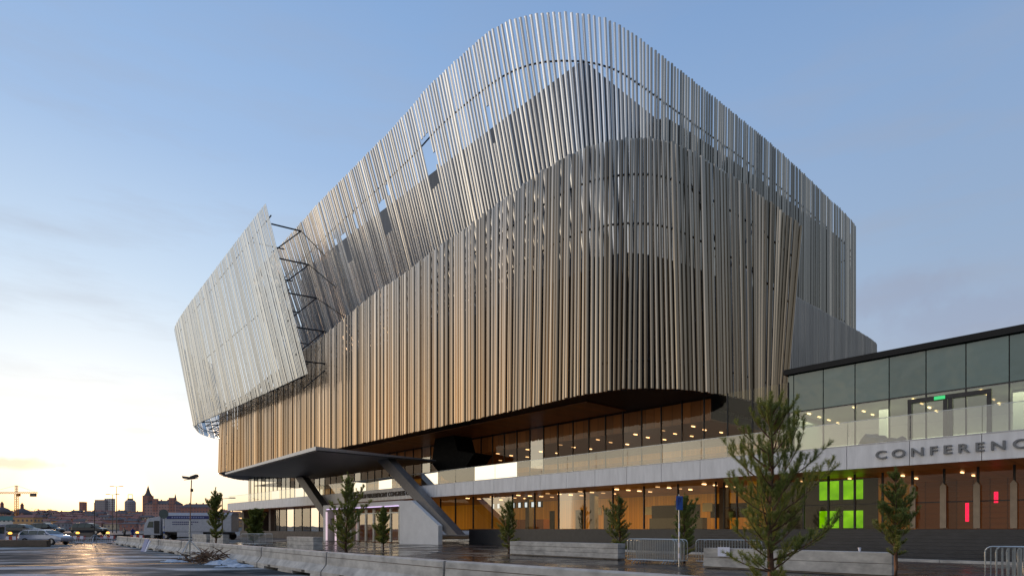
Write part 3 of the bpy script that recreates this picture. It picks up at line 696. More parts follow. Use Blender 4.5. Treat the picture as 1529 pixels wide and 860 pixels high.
# cup and paper notice
t = thing('paper_cup', W(6.9,22.1,.82), 0, 'small white paper cup standing on the pale concrete block', 'cup')
MB().tube([(0,0,0),(0,0,.11)], [.032,.045], 12).build('cup_body', M_paper, t); MB().tube([(0,0,.111),(0,0,.125)], .048, 12).build('lid', M_paper, t)
o = MB().ubox(11.35, 11.85, 21.83, 21.85, .50, .86).build('paper_notice', M_paper, loc=W(11.6,21.84,.5)); tag(o, 'white paper notice taped to the end of the pale concrete block', 'notice')

# ------------------------------------------------------------------ crowd barriers
def crowd_barrier(label, group):
    t = thing('crowd_barrier', (0,0,0), 0, label, 'crowd barrier', group)
    Lb, H = 2.5, 1.1; r = .16; f = []
    for k in range(5): a = math.pi - k*math.pi/8; f.append((-Lb/2+r+r*math.cos(a), 0, H-r+r*math.sin(a)))
    for k in range(5): a = math.pi/2 - k*math.pi/8; f.append((Lb/2-r+r*math.cos(a), 0, H-r+r*math.sin(a)))
    MB().tube([(-Lb/2,0,.16)]+f+[(Lb/2,0,.16),(-Lb/2,0,.16)], .021, 6).build('frame', M_galv, t)
    mb = MB()
    for k in range(19):
        x = -Lb/2+.12+k*(Lb-.24)/18; mb.tube([(x,0,.16),(x,0,H-.005)], .013, 4)
    mb.build('bars', M_galv, t)
    for x in (-.8, .8): MB().tube([(x,-.3,.02),(x,-.08,.15),(x,.08,.15),(x,.3,.02)], .018, 5).build('foot', M_galv, t)
    return t
cb = crowd_barrier('galvanised crowd barrier in the stack between the two plaza blocks', 'crowd barriers stacked between the plaza blocks')
cb.location = W(15.7, 22.9); cb.rotation_euler = (0,0,FAC)
for k in range(1,5): dup(cb, W(15.7-.05*k, 22.9+.17*k), FAC+R(random.uniform(-1.5,1.5)))
c2 = None
for k in range(2):
    q = dup(cb, W(12.7-k*.25, 23.9+k*.25), FAC+R(4), 'galvanised crowd barrier standing behind the block with the paper notice'); q['group'] = 'crowd barriers behind the notice block'
for k in range(4):
    q = dup(cb, W(2.0-.2*k, 20.1+.2*k), FAC+R(random.uniform(-2,2)), 'galvanised crowd barrier in the stack cut by the right edge of the photo'); q['group'] = 'crowd barriers at the right edge'
for k in range(3):
    q = dup(cb, W(58.5-.3*k, 20.2+.5*k), FAC+R(20), 'galvanised crowd barrier stored beside the dark pine far left'); q['group'] = 'crowd barriers by the far dark pine'

# ------------------------------------------------------------------ young pines
def pine(name_label, pos, H, seed, crown0=.12, spread=.27, dens=1.0, nl=.085, nw=.006):
    rnd = random.Random(seed)
    t = thing('pine_tree', pos, rnd.uniform(0,6), name_label, 'tree')
    tr = MB(); tp = []; rr = []
    for k in range(9):
        f = k/8; tp.append((.05*H*noise.noise((f*2,seed,0)), .05*H*noise.noise((0,f*2,seed)), H*.97*f)); rr.append(.016*H*(1-f)+.008)
    tr.tube(tp, rr, 8)
    def tpos(f):
        f = min(.999, max(0, f))*8; i = int(f); return Vector(tp[i]).lerp(Vector(tp[i+1]), f-i)
    nd = MB(); br = MB()
    def needles(a, b, start=.15):
        d = b-a; ln = d.length; dn = d.normalized(); s1 = dn.orthogonal().normalized(); s2 = dn.cross(s1)
        cnt = max(8, int(ln*370*dens))
        for _ in range(cnt):
            f = start+(1-start)*rnd.random(); p = a+d*f; an = rnd.uniform(0, 6.283); side = s1*math.cos(an)+s2*math.sin(an)
            dr = (dn*rnd.uniform(.5,1.2)+side).normalized(); l = nl*rnd.uniform(.7,1.2); wv = dr.cross(side if rnd.random()<.5 else s1).normalized()*nw
            n = len(nd.v); nd.v += [p-wv*.5, p+wv*.5, p+dr*l]; nd.f.append((n,n+1,n+2))
    z = crown0
    while z < .93:
        nb = rnd.randint(4, 6); a0 = rnd.uniform(0, 6.28)
        for k in range(nb):
            az = a0 + k*6.283/nb + rnd.uniform(-.35,.35)
            prof = math.sin(min(1, (1.04-z)/.62)*math.pi/2) * (.60+.4*min(1,(z-crown0)/.25))
            ln = H*spread*1.06*prof*rnd.uniform(.55,1.30)*(1+.22*math.sin(az+seed))
            el = R(rnd.uniform(4,28)) + z*R(36)
            base = tpos(z + rnd.uniform(-.01,.01)); pt = base.copy(); pp = [pt.copy()]
            seg = 5
            for s in range(seg):
                e = el + (s/seg)*R(26); d = Vector((math.cos(az)*math.cos(e), math.sin(az)*math.cos(e), math.sin(e)))
                pt = pt + d*ln/seg; pp.append(pt.copy())
            br.tube(pp, [.0065*H*(1-j/(seg+.5))*.55+.003 for j in range(seg+1)], 4, cap=False)
            needles(pp[3], pp[4], 0); needles(pp[4], pp[5], 0)
            for s in range(1, seg+1):
                for side in (-1, 1):
                    if rnd.random() < .92:
                        ll = ln*rnd.uniform(.22,.40)*(1.15-.1*s); a2 = az+side*R(rnd.uniform(30,60)); e2 = el+R(rnd.uniform(10,55))
                        q = pp[s]+Vector((math.cos(a2)*math.cos(e2), math.sin(a2)*math.cos(e2), math.sin(e2)))*ll
                        br.tube([pp[s], q], [.004,.002], 3, cap=False); needles(pp[s], q, .2)
                        if ll > .22:
                            mid = pp[s].lerp(q, .55)
                            for sd in (-1, 1):
                                a3 = a2+sd*R(rnd.uniform(30,50)); q3 = mid+Vector((math.cos(a3)*math.cos(e2), math.sin(a3)*math.cos(e2), math.sin(e2)+.1))*ll*.5
                                needles(mid, q3, .05)
        z += rnd.uniform(.052,.088)
    top = tpos(.999); needles(tpos(.86), top+Vector((0,0,.03*H)), 0)
    for k in range(5):
        a = k*1.26+rnd.random(); b0 = tpos(.90); q = b0+Vector((math.cos(a)*.35, math.sin(a)*.35, 1)).normalized()*H*rnd.uniform(.06,.09); br.tube([b0,q],[.005,.003],4); needles(b0, q, .1)
    tr.build('trunk', M_bark, t, smooth=True); br.build('branch', M_bark, t); nd.build('needles', M_needle, t)
    return t
def P(px, Y): return Vector(((px-764.5)/897*Y, Y, 0))
pine('large young pine in the right foreground, reddish trunk, tallest of the pines', P(1150,13.2), 4.55, 21, .06, .275, .88, .085, .0065)
pine('slender young pine with upright bare-looking top before the entrance steps', P(1337,18.2), 3.45, 22, .22, .17, 1.1, .09, .008)
pine('bushy young pine left of the stacked crowd barriers', P(925,32), 3.4, 23, .12, .215, .62, .11, .013)
pine('bushy young pine behind the blue parking sign', P(1022,27.5), 3.2, 24, .12, .215, .62, .10, .012)
pine('small young pine at the left end of the long weathered block', P(760,38), 3.5, 25, .1, .205, .62, .12, .015)
pine('open young pine behind the barrier line, in front of the main entrance', P(519,29.5), 4.35, 26, .12, .205, .62, .10, .012)
pine('small dark pine beside the entrance doors behind the ribbed block', P(573,47), 3.3, 27, .12, .22, .62, .13, .02)
pine('thin yellowish pine at the far left in front of the white truck', P(322,50), 5.0, 28, .15, .19, .6, .13, .02)
pine('dark bushy pine beside the low concrete blocks far left', P(378,62), 3.6, 29, .08, .3, 1.3, .16, .028)

# ------------------------------------------------------------------ signs, masts, lamps
t = thing('parking_sign', P(1014,25), 0, 'blue parking sign with white marks on a striped galvanised pole', 'sign')
MB().tube([(0,0,0),(0,0,3.0)], .03, 8).build('pole', M_galv, t)
MB().lbox(-.14,.14,-.05,-.035,2.35,2.93).build('sign_plate', M_blue, t, bevel=.006)
MB().lbox(-.05,-.02,-.06,-.052,2.55,2.85).lbox(-.02,.05,-.06,-.052,2.82,2.85).lbox(-.02,.05,-.06,-.052,2.68,2.71).lbox(.03,.06,-.06,-.052,2.71,2.82).build('letter', M_navy, t)
mb = MB()
for z in (.35,.8,1.25,1.6): mb.tube([(0,0,z),(0,0,z+.2)], .034, 8)
mb.build('reflective_band', M_paper, t)

t = thing('light_mast', P(283,30.5), 0, 'thin tripod work light mast standing on the asphalt by the barriers', 'light mast')
MB().tube([(0,0,.02),(.03,0,2.0)], .045, 8).build('lower_tube', M_galv, t)
MB().tube([(.03,0,2.0),(.10,0,4.05)], .026, 8).build('upper_tube', mat('rust_tube', (.3,.16,.1), None, .5, .4), t)
for a in (20, 140, 260):
    c, s_ = math.cos(R(a)), math.sin(R(a))
    MB().tube([(.01,0,1.0),(c*.85,s_*.85,.02)], .018, 5).tube([(.0,0,.35),(c*.6,s_*.6,.31)], .012, 4).build('leg', M_galv, t)
MB().tube([(-.28,0,4.05),(.42,0,4.12)], .02, 6).build('crossbar', M_dark, t)
for x, tilt in ((-.16, .5), (.24, -.5)):
    ax = Vector((math.cos(tilt),0,math.sin(tilt)))
    MB().box((x,0,4.16+.05*(x>0)), (.88,0,.3 if x > 0 else -.1), (0,1,0), (-.3,0,.95), .36, .24, .13).build('lamp_head', M_dark, t, bevel=.015)
MB().lbox(.07,.16,-.06,.06,3.45,3.6).build('junction_box', M_dark, t)

def street_lamp(pos, H, label, arm=1.2, double=False):
    t = thing('street_lamp', pos, 0, label, 'street lamp')
    MB().tube([(0,0,0),(0,0,H)], [.11,.05], 8).build('pole', M_concd, t)
    m = MB().tube([(0,0,H-.05),(arm,0,H+.05)], .04, 6)
    if double: m.tube([(0,0,H-.05),(-arm,0,H+.05)], .04, 6)
    m.build('arm', M_concd, t)
    for s in ((1,-1) if double else (1,)):
        MB().lbox(min(s*arm,s*(arm+.7)), max(s*arm,s*(arm+.7)), -.15,.15,H,H+.13).build('lamp_head', M_dark, t, bevel=.03)
street_lamp(P(332,80), 5.6, 'single arm street lamp right of the white truck', 1.0)
street_lamp(P(168,120), 8.4, 'shorter of two thin street lamps against the skyline', .6, True)
street_lamp(P(174,120), 10.0, 'taller of two thin street lamps against the skyline', .6, True)
t = thing('round_sign', P(245,48), 0, 'dark round road sign seen from behind in front of the truck', 'sign')
MB().tube([(0,0,0),(0,0,2.9)], .035, 8).build('pole', M_galv, t); MB().cyl((0,-.05,2.75),(0,-.07,2.75),.38,20).build('sign_disc', mat('sign_back', (.06,.09,.09), None, .5), t)
mb = MB()
for z in (.8,1.2,1.6): mb.tube([(0,0,z),(0,0,z+.18)], .04, 8)
mb.build('blue_band', M_blue, t)
t = thing('fence_pole', P(141,60), 0, 'thin dark pole on a splayed foot beside the silver estate car', 'pole')
MB().tube([(0,0,.3),(0,0,4.2)], .04, 6).build('pole', M_dark, t)
for a in range(4): MB().tube([(0,0,1.0),(math.cos(a*1.57+.4)*1.1, math.sin(a*1.57+.4)*1.1,.02)], .025, 5).build('leg', M_galv, t)

# blue board against the barrier
t = thing('sandwich_board', Vector((-25.6,41.6,0)), R(-40), 'blue and white board leaning on the barrier line', 'board')
MB().hexa([(-.35,0,0),(.35,0,0),(.35,.05,0),(-.35,.05,0),(-.35,.28,.85),(.35,.28,.85),(.35,.33,.85),(-.35,.33,.85)]).build('board_panel', M_blue, t)
MB().hexa([(.38,0,0),(.62,0,0),(.62,.05,0),(.38,.05,0),(.38,.28,.75),(.62,.28,.75),(.62,.33,.75),(.38,.33,.75)]).build('side_panel', M_paper, t)

# debris and snow
rnd = random.Random(31); mb = MB(); c0 = Vector((-13.9,27.3,0))
for k in range(70):
    a = rnd.uniform(0,6.28); e = rnd.uniform(0,.7); l = rnd.uniform(.3,.95); p = Vector((rnd.gauss(0,.35), rnd.gauss(0,.3), rnd.uniform(.03,.35)))
    d = Vector((math.cos(a)*math.cos(e), math.sin(a)*math.cos(e), math.sin(e)))
    mb.tube([p, p+d*l*.5+Vector((0,0,.04)), p+d*l], [.03,.024,.012], 5)
o = mb.build('branch_pile', M_stick, loc=(0,0,0)); o.location = c0; tag(o, 'brown heap of broken branches beside the barriers and the snow', 'branch pile')
def snow(pos, sx, sy, h, seed, label, sd=4):
    bm = bmesh.new(); bmesh.ops.create_grid(bm, x_segments=40, y_segments=30, size=1)
    for v in bm.verts:
        x, y = v.co.x, v.co.y; r = math.hypot(x, y); n = noise.noise(Vector((x*2+seed, y*2, seed))); n2 = noise.noise(Vector((x*6, y*6, seed)))
        v.co = Vector((x*sx, y*sy, h*max(-.05, (1-r*1.3)+.75*n+.55*n2+.3*noise.noise(Vector((x*15,y*15,seed))))))
    me = bpy.data.meshes.new('snow_patch'); bm.to_mesh(me); bm.free(); me.materials.append(M_snow)
    o = bpy.data.objects.new('snow_patch', me); COL.objects.link(o); o.location = pos; o.location.z = -.004
    for f in me.polygons: f.use_smooth = True
    tag(o, label, 'snow')
snow(Vector((-12.7,26.7,0)), 1.3, .7, .22, 3, 'dirty snow heap directly in front of the branch pile')
snow(Vector((-11.3,25.0,0)), 1.1, .6, .12, 8, 'flat broken snow remains right of the branch pile')
snow(Vector((-16,28.6,0)), .9, .4, .10, 14, 'small thin snow patch at the foot of the light mast')

# ------------------------------------------------------------------ vehicles
def car(kind, pos, rz, paint, label, lit=False):
    t = thing('parked_car', pos, rz, label, 'car')
    if kind == 'estate':
        st = [(-2.35,.45,.80,.82),(-2.30,.30,.95,1.02),(-2.05,.24,.98,1.30),(-1.75,.24,.98,1.44),(-1.0,.24,.97,1.50),(0,.24,.96,1.50),(.55,.24,.95,1.42),(1.0,.24,.95,1.18),(1.35,.24,.94,.98),(1.9,.24,.86,.90),(2.25,.30,.74,.77),(2.38,.42,.62,.63)]
    else:
        st = [(-2.2,.45,.85,.87),(-2.15,.30,1.0,1.1),(-1.9,.26,1.02,1.45),(-1.5,.26,1.02,1.62),(0,.26,1.0,1.66),(.45,.26,.99,1.56),(.95,.26,.98,1.2),(1.2,.26,.97,1.02),(1.8,.26,.9,.94),(2.1,.32,.78,.8),(2.2,.45,.65,.66)]
    mb = MB(); n = len(st)
    for (x, zb, zm, zt) in st:
        k = max(0, (zt-zm)/.6); wb = .86; wt = .86-.20*min(1,k)
        e = .90 if abs(x) > 2.1 else 1
        for (y, z) in ((-wb*e*.94,zb),(-wb*e,(zb+zm)/2),(-wb*e*.97,zm),(-wt*e,zt-.02),(-wt*e*.7,zt),(wt*e*.7,zt),(wt*e,zt-.02),(wb*e*.97,zm),(wb*e,(zb+zm)/2),(wb*e*.94,zb)): mb.v.append(Vector((x,y,z)))
    for i in range(n-1):
        for j in range(10): q = (j+1)%10; mb.f.append((i*10+j, i*10+q, (i+1)*10+q, (i+1)*10+j))
    mb.f.append(tuple(range(10))); mb.f.append(tuple((n-1)*10+j for j in reversed(range(10))))
    mb.build('body', paint, t, smooth=False)
    zt = 1.40 if kind == 'estate' else 1.53
    for s in (-1, 1):
        for (x0, x1, xt0, xt1) in ((-1.98,-1.15,-1.78,-1.15),(-1.08,-.15,-1.08,-.15),(-.08,.95,-.08,.52)):
            yb, yt = s*.855, s*.70
            w = [(x0,yb,1.0),(x1,yb,1.0),(xt1,yt,zt),(xt0,yt,zt)]
            MB().prism(w, (0,s*.012,0)).build('window', M_cwin, t)
        for x in (-1.42, 1.45):
            wh = MB().cyl((x,s*.70,.33),(x,s*.89,.33),.33,20).build('wheel', M_rubber, t)
            MB().cyl((x,s*.885,.33),(x,s*.90,.33),.20,12).build('rim', M_chrome, wh)
        MB().lbox(2.2,2.37,min(s*.45,s*.72),max(s*.45,s*.72),.62,.72).build('headlight', M_head, t)
        MB().lbox(-2.36,-2.25,min(s*.55,s*.78),max(s*.55,s*.78),.85,1.0).build('tail_light', M_tail, t)
        MB().lbox(.75,.95,min(s*.88,s*1.0),max(s*.88,s*1.0),1.0,1.13).build('mirror', paint, t, bevel=.02)
        MB().tube([(-1.9,s*.62,1.46 if kind=='estate' else 1.63),(.3,s*.62,1.52 if kind=='estate' else 1.65)], .02, 5).build('roof_rail', M_chrome, t)
    MB().prism([(.62,-.62,zt-.0),(.62,.62,zt),(1.12,.74,1.12),(1.12,-.74,1.12)], (.02,0,.015)).build('windscreen', M_cwin, t)
    return t
car('estate', P(68,60), R(-6), M_carw, 'silver white estate car parked behind the brown block at the left')
RZ = .75
# raised road behind the car park
o = MB().lbox(-130,-57,82,112,.0,RZ).build('raised_road', M_ground, loc=(0,0,0)); tag(o, kind='structure')
o = MB().lbox(-130,-57,81.6,81.95,0,RZ+.28).build('retaining_wall', M_concd, loc=(0,0,0)); tag(o, 'low grey retaining wall along the raised road at the far left', 'wall')
def raised(p): p = p.copy(); p.z = RZ; return p
car('estate', raised(P(33,87)), 0, M_carg, 'dark grey car half hidden behind the silver estate car')
car('suv', raised(P(70,91)), 0, M_card, 'black car behind the front of the silver estate car')
car('suv', raised(P(134,86)), 0, M_card, 'black tall car on the raised road, rightmost of the dark cars')
def raised_scale(): pass

t = thing('van', P(-8,58), 0, 'pale blue van end cut off by the left edge of the photo', 'van')
MB().lbox(-3,.35,-.9,.9,.35,2.0).build('body', M_carw, t, bevel=.08)
MB().lbox(.352,.37,-.7,.7,1.1,1.75).build('window', M_cwin, t)
for s in (-1,1): MB().cyl((-.5,s*.7,.33),(-.5,s*.92,.33),.33,16).build('wheel', M_rubber, t)
t = planter('concrete_block', 0, 0, 5.2, .62, .5, 'brown weathered concrete block in front of the silver estate car', M_brown); t.location = P(28,52); t.rotation_euler = (0,0,R(0))

# truck
t = thing('truck', P(222,86), R(2), 'white articulated truck with a navy stripe, cab open, facing left', 'truck')
MB().prism([(x,-1.25,z) for x, z in ((0,.7),(0,1.6),(.15,2.3),(.55,3.0),(2.3,3.35),(2.3,.7))], (0,2.5,0)).build('cab', M_truck, t, bevel=.06)
MB().prism([(x,-1.28,z) for x, z in ((.45,1.75),(.75,2.6),(1.35,2.6),(1.35,1.75))], (0,.02,0)).build('side_window', M_cwin, t)
MB().lbox(1.45,2.2,-1.29,-1.27,.9,2.7).build('open_door', M_dark, t)
MB().prism([(-.03,y,z) for y, z in ((-1.1,1.7),(1.1,1.7))]+[(.16,1.05,2.4),(.16,-1.05,2.4)], (-.03,0,.03)).build('windscreen', M_cwin, t)
MB().lbox(-.1,.1,-1.2,1.2,.45,.95).build('bumper', M_concd, t, bevel=.04)
MB().lbox(2.6,12.2,-1.27,1.27,1.15,3.55).build('trailer', M_truck, t, bevel=.12)
MB().prism([(2.6,y,z) for y, z in ((-1.2,3.5),(-.8,3.85),(.8,3.85),(1.2,3.5))], (9.6,0,0)).build('trailer_roof', mat('tarp_grey', (.42,.45,.5), None, .6), t)
MB().lbox(3.2,11.2,-1.30,-1.275,2.95,3.40).build('stripe', M_navy, t)
for k, z in enumerate((2.45, 2.15)):
    x = 4.0; mb = MB()
    while x < 7.6-k*.8: mb.lbox(x, x+.18, -1.295,-1.275, z, z+.14); x += .26
    mb.build('lettering', M_navy, t)
mb = MB(); x = 3.9
while x < 8.2: mb.lbox(x, x+.22, -1.312,-1.302, 3.08, 3.27); x += .33
mb.build('stripe_lettering', mat('pale_letter', (.2,.25,.45), None, .5), t)
MB().lbox(2.0,12.0,-.5,.5,.75,1.10).build('chassis', M_dark, t)
MB().lbox(4.6,8.2,-1.2,-1.15,.45,1.1).build('side_skirt', M_truck, t)
for x in (1.2, 3.0, 9.0, 10.2, 11.4):
    for s in (-1, 1):
        wh = MB().cyl((x,s*.95,.5),(x,s*1.24,.5),.5,18).build('wheel', M_rubber, t); MB().cyl((x,s*1.235,.5),(x,s*1.25,.5),.26,10).build('rim', M_chrome, wh)

# road works: red white boards with amber lamps
for px, Y, lab in ((15,66,'red warning board with an amber lamp, leftmost, behind the brown block'), (116,70,'red warning board with an amber lamp right of the silver estate car'), (161,73,'red warning board with an amber lamp nearest to the barrier end'), (205,78,'red warning board with an amber lamp beside the two workers')):
    t = thing('warning_board', P(px,Y), 0, lab, 'warning board')
    MB().lbox(-.9,.9,-.04,.04,.35,.75).build('board_panel', M_redw, t)
    MB().lbox(-.5,-.1,-.06,-.045,.36,.74).lbox(.3,.7,-.06,-.045,.36,.74).build('white_stripe', M_paper, t)
    for x in (-.7,.7): MB().tube([(x,0,0),(x,0,.4)], .03, 5).build('leg', M_dark, t)
    MB().tube([(0,0,.75),(0,0,.98)], .04, 6).build('lamp_stem', M_dark, t)
    MB().tube([(0,0,.98),(0,0,1.08),(0,0,1.22)], [.13,.2,.1], 10).build('lamp', M_amber, t)
t = thing('mesh_barrier', P(141,64), 0, 'low pale mesh barrier at the foot of the thin dark pole', 'barrier')
mb = MB().tube([(-2,0,.1),(2,0,.1)], .03, 5).tube([(-2,0,.6),(2,0,.6)], .03, 5)
for k in range(21): mb.tube([(-2+k*.2,0,.1),(-2+k*.2,0,.6)], .015, 4)
mb.build('mesh_panel', M_paper, t)
for x in (-1.6, 1.6): MB().lbox(x-.1, x+.1, -.3, .3, 0, .08).build('foot', M_concd, t)

# workers
def person(pos, rz, jacket, label, lean=0.0, hat=None):
    t = thing('person', pos, rz, label, 'person')
    me = bpy.data.meshes.new('body'); 
    V = [(0,0,.95),(0,0,1.15),(0,0,1.40),(0,0,1.50),(0,.02,1.64),   # pelvis..head
         (-.10,0,.90),(-.12,.02,.50),(-.13,-.02,.08),(-.13,.12,.04),(.10,0,.90),(.13,-.04,.50),(.15,0,.08),(.15,.14,.04),
         (-.20,0,1.40),(-.26,.02,1.12),(-.24,.18,.92),(.20,0,1.40),(.27,.03,1.12),(.22,.22,.98)]
    E = [(0,1),(1,2),(2,3),(3,4),(0,5),(5,6),(6,7),(7,8),(0,9),(9,10),(10,11),(11,12),(2,13),(13,14),(14,15),(2,16),(16,17),(17,18)]
    Rr = [.15,.14,.16,.06,.10,.10,.075,.05,.045,.10,.075,.05,.045,.075,.055,.04,.075,.055,.04]
    me.from_pydata(V, E, []); o = bpy.data.objects.new('body', me); COL.objects.link(o); o.parent = t; WORLD[o.name] = Matrix.Identity(4)
    md = o.modifiers.new('skin', 'SKIN')
    for i, r in enumerate(Rr): me.skin_vertices[0].data[i].radius = (r, r*.85)
    me.skin_vertices[0].data[0].use_root = True
    sb = o.modifiers.new('sub', 'SUBSURF'); sb.levels = 2; sb.render_levels = 2
    me.materials.append(jacket)
    MB().tube([(0,.02,1.70),(0,.02,1.76),(0,.02,1.80)], [.115,.10,.03], 12).build('hat', hat or M_dark, t)
    MB().box((0,.115,1.64), (1,0,0),(0,1,0),(0,0,1), .12,.03,.15).build('face', mat('skin', (.5,.3,.22), None, .6), t, bevel=.01)
    return t
person(P(186,84), R(160), M_card, 'person in black clothes standing left of the worker in blue')
person(P(198,82), R(250), mat('blue_jacket', (.03,.05,.22), (.02,.04,.18), .7), 'worker in a dark blue jacket beside the truck cab', hat=mat('orange_hat', (.6,.2,.15), None, .6))

# ------------------------------------------------------------------ far shore
def hill_h(x, y):
    f = max(0, min(1, (y-430)/420)); px = 764.5+897*x/y
    return f*(20+3*math.sin(px*.03)+2.5*math.sin(px*.011+1))
bm = bmesh.new(); bmesh.ops.create_grid(bm, x_segments=120, y_segments=40, size=1)
for v in bm.verts:
    x = -1100+ (v.co.x+1)*.5*2300; y = 400+(v.co.y+1)*.5*700; v.co = Vector((x, y, -.3+hill_h(x, y)+1.3*noise.noise(Vector((x*.03,y*.03,0)))))
me = bpy.data.meshes.new('hill'); bm.to_mesh(me); bm.free(); me.materials.append(mat('hill_dark', (.12,.10,.09), (.09,.085,.07), .95, scale=.05))
o = bpy.data.objects.new('hill', me); COL.objects.link(o); tag(o, kind='structure')
HM = [house_mat('house_rose', (.48,.28,.24)), house_mat('house_cream', (.62,.50,.34)), house_mat('house_grey', (.36,.34,.34)), house_mat('house_ochre', (.62,.36,.16)), house_mat('house_brick', (.38,.18,.14)), house_mat('house_pale', (.68,.65,.60))]
HN = ['rose', 'cream', 'grey', 'ochre', 'brick red', 'pale']
RM = [mat('roof_dark', (.13,.11,.11), None, .8), mat('roof_rust', (.30,.14,.11), None, .8), mat('roof_green', (.05,.14,.11), None, .7)]
def house(px, Y, wpx, ytop, ybase, mi, ri, label, roof=.3, name='town_house', grp=None, cat='house'):
    c = P(px, Y); w = wpx*Y/897; z0 = 1.57+Y*(789-ybase)/897; z1 = 1.57+Y*(789-ytop)/897; zr = z0+(z1-z0)*(1-roof); dp = max(8, min(14, w*.6)); base = min(z0, 0 if Y < 430 else z0)-4
    t = thing(name, (c.x, c.y, base), 0, label, cat, grp)
    MB().lbox(-w/2,w/2,-dp/2,dp/2,0,zr-base).build('wall', HM[mi], t)
    if roof > 0:
        m = MB(); a = zr-base; b = z1-base; i = min(w*.12, 3)
        m.hexa([(-w/2-.4,-dp/2-.4,a),(w/2+.4,-dp/2-.4,a),(w/2+.4,dp/2+.4,a),(-w/2-.4,dp/2+.4,a),(-w/2+i,-.3,b),(w/2-i,-.3,b),(w/2-i,.3,b),(-w/2+i,.3,b)])
        rf = m.build('roof', RM[ri], t)
        for q in range(int(w//9)):
            MB().lbox(-w*.3+q*7-.5,-w*.3+q*7+.5,-.5,.5,b-1.2,b+1.1).build('chimney', HM[4], rf)
    return t
rnd = random.Random(77)
rows = [(440,787,9,18),(500,783,9,16),(570,779,9,15),(650,775,8,14),(740,771,7,13),(830,768,6,12)]
for r, (Y, yb, h, wv) in enumerate(rows):
    px = -40 + rnd.uniform(0,12)
    while px < 345:
        wpx = rnd.uniform(.7,1.6)*wv; mi = rnd.choice((0,0,1,2,3,4,4,5)); ri = rnd.choice((0,0,1,1))
        hh = h*rnd.uniform(.75,1.2)
        if not (r == 0 and px < 75):
            house(px+wpx/2, Y+rnd.uniform(-15,15), wpx, yb-hh, yb, mi, ri, HN[mi]+' town house with a '+('rust' if ri else 'dark')+' roof among the houses on the far shore', rnd.uniform(.25,.45), grp=HN[mi]+(' rust' if ri else ' dark')+'-roofed houses on the far shore')
        px += wpx*rnd.uniform(1.0,1.35)
# landmarks
house(14, 420, 40, 770, 785, 5, 2, 'long pale house with a green hipped roof at the far left', .45)
house(42, 415, 30, 768, 785, 3, 1, 'ochre house with a rust roof right of the green roofed house', .25)
hr = house(152, 860, 15, 746, 770, 2, 0, 'left slab of the pale tower block on the skyline', 0, 'tower_block', cat='tower block')
house(164, 865, 11, 744, 770, 5, 0, 'right higher slab of the pale tower block on the skyline', 0, 'tower_block', cat='tower block')
house(124, 860, 6, 749, 758, 4, 0, 'small dark water tower block on the skyline beside the sun glow', 0, 'water_tower', cat='tower')
# round tower
c = P(194.5, 850); b = 12; t = thing('round_tower', (c.x,c.y,b), 0, 'round pale tower with a crown on its roof on the skyline', 'tower')
MB().tube([(0,0,0),(0,0,27),(0,0,30)], [7,7,5], 20).build('wall', HM[2], t)
MB().tube([(0,0,30.01),(0,0,32),(0,0,32.2)], [3.6,3.6,4.5], 16).tube([(-3,0,32.2),(-3,0,38)], .4, 4).tube([(3,0,32.2),(3,0,38)], .4, 4).tube([(-3,0,38),(3,0,38)], .4, 4).build('roof_crown', M_concd, t)
# long palace-like building with a spire
pal = house(245, 640, 46, 747, 772, 0, 0, 'long brick palace with gables and a pointed corner spire on the skyline', .22, 'palace', cat='palace')
MB().lbox(-20,-14,-5,5,0,27).build('tower', HM[4], pal); MB().tube([(-17,0,27),(-17,0,30),(-17,0,38)], [4,2.2,.1], 8).build('spire', RM[0], pal)
MB().lbox(9,15,-7.2,-5,10,24.5).build('gable', HM[4], pal); MB().lbox(-8,-3,-7.2,-5,10,23.5).build('gable', HM[4], pal)
MB().tube([(12,0,22),(12,0,25),(12,0,29)], [1.6,1,.1], 6).build('ridge_turret', RM[0], pal)
house(297, 620, 46, 752, 774, 4, 0, 'long brick block with a dark roof right of the spired palace', .25, 'long_block', cat='building')
# church domes at the far left
for px, yt, lab in ((3, 748, 'left dark church dome with a lantern at the left edge'), (33, 750, 'right dark church dome with a lantern beside the crane')):
    Y = 600; c = P(px, Y); t = thing('church', (c.x,c.y,8), 0, lab, 'church'); s = Y/897; top = 1.57+Y*(789-yt)/897-8
    MB().lbox(-8,8,-8,8,0,top-13).build('nave', HM[3], t)
    MB().tube([(0,0,top-13),(0,0,top-10),(0,0,top-7.5),(0,0,top-6)], [9,8,5,1.6], 14).build('dome', RM[0], t, smooth=True)
    MB().tube([(0,0,top-6),(0,0,top-3),(0,0,top-2.6),(0,0,top)], [1.5,1.4,1.6,.1], 8).build('lantern', RM[1], t)
# tower crane
c = P(24.5, 520); t = thing('tower_crane', (c.x,c.y,0), R(-3), 'orange tower crane rising over the roofs at the far left', 'crane')
def lattice(mb, a, b, w, n, r=.16):
    a = Vector(a); b = Vector(b); d = (b-a).normalized(); s1 = d.cross(Vector((0,1,0))); s1 = (s1 if s1.length > .1 else Vector((0,0,1))).normalized()*w/2; s2 = d.cross(s1).normalized()*w/2
    cs = [s1+s2, s1-s2, -s1-s2, -s1+s2]
    for q in cs: mb.tube([a+q, b+q], r, 4)
    for k in range(n):
        p = a.lerp(b, k/n); q = a.lerp(b, (k+1)/n)
        for i in range(4): mb.tube([p+cs[i], q+cs[(i+1)%4]], r*.7, 3)
mb = MB(); lattice(mb, (0,0,0), (0,0,32), 1.9, 16, .22); mb.build('mast', M_crane, t)
mb = MB(); lattice(mb, (-32,0,32.6), (19,0,32.6), 1.2, 26, .16); mb.build('jib', M_crane, t)
mb = MB(); lattice(mb, (0,0,33), (0,0,39), 1.4, 3, .2); mb.build('tower_head', M_crane, t)
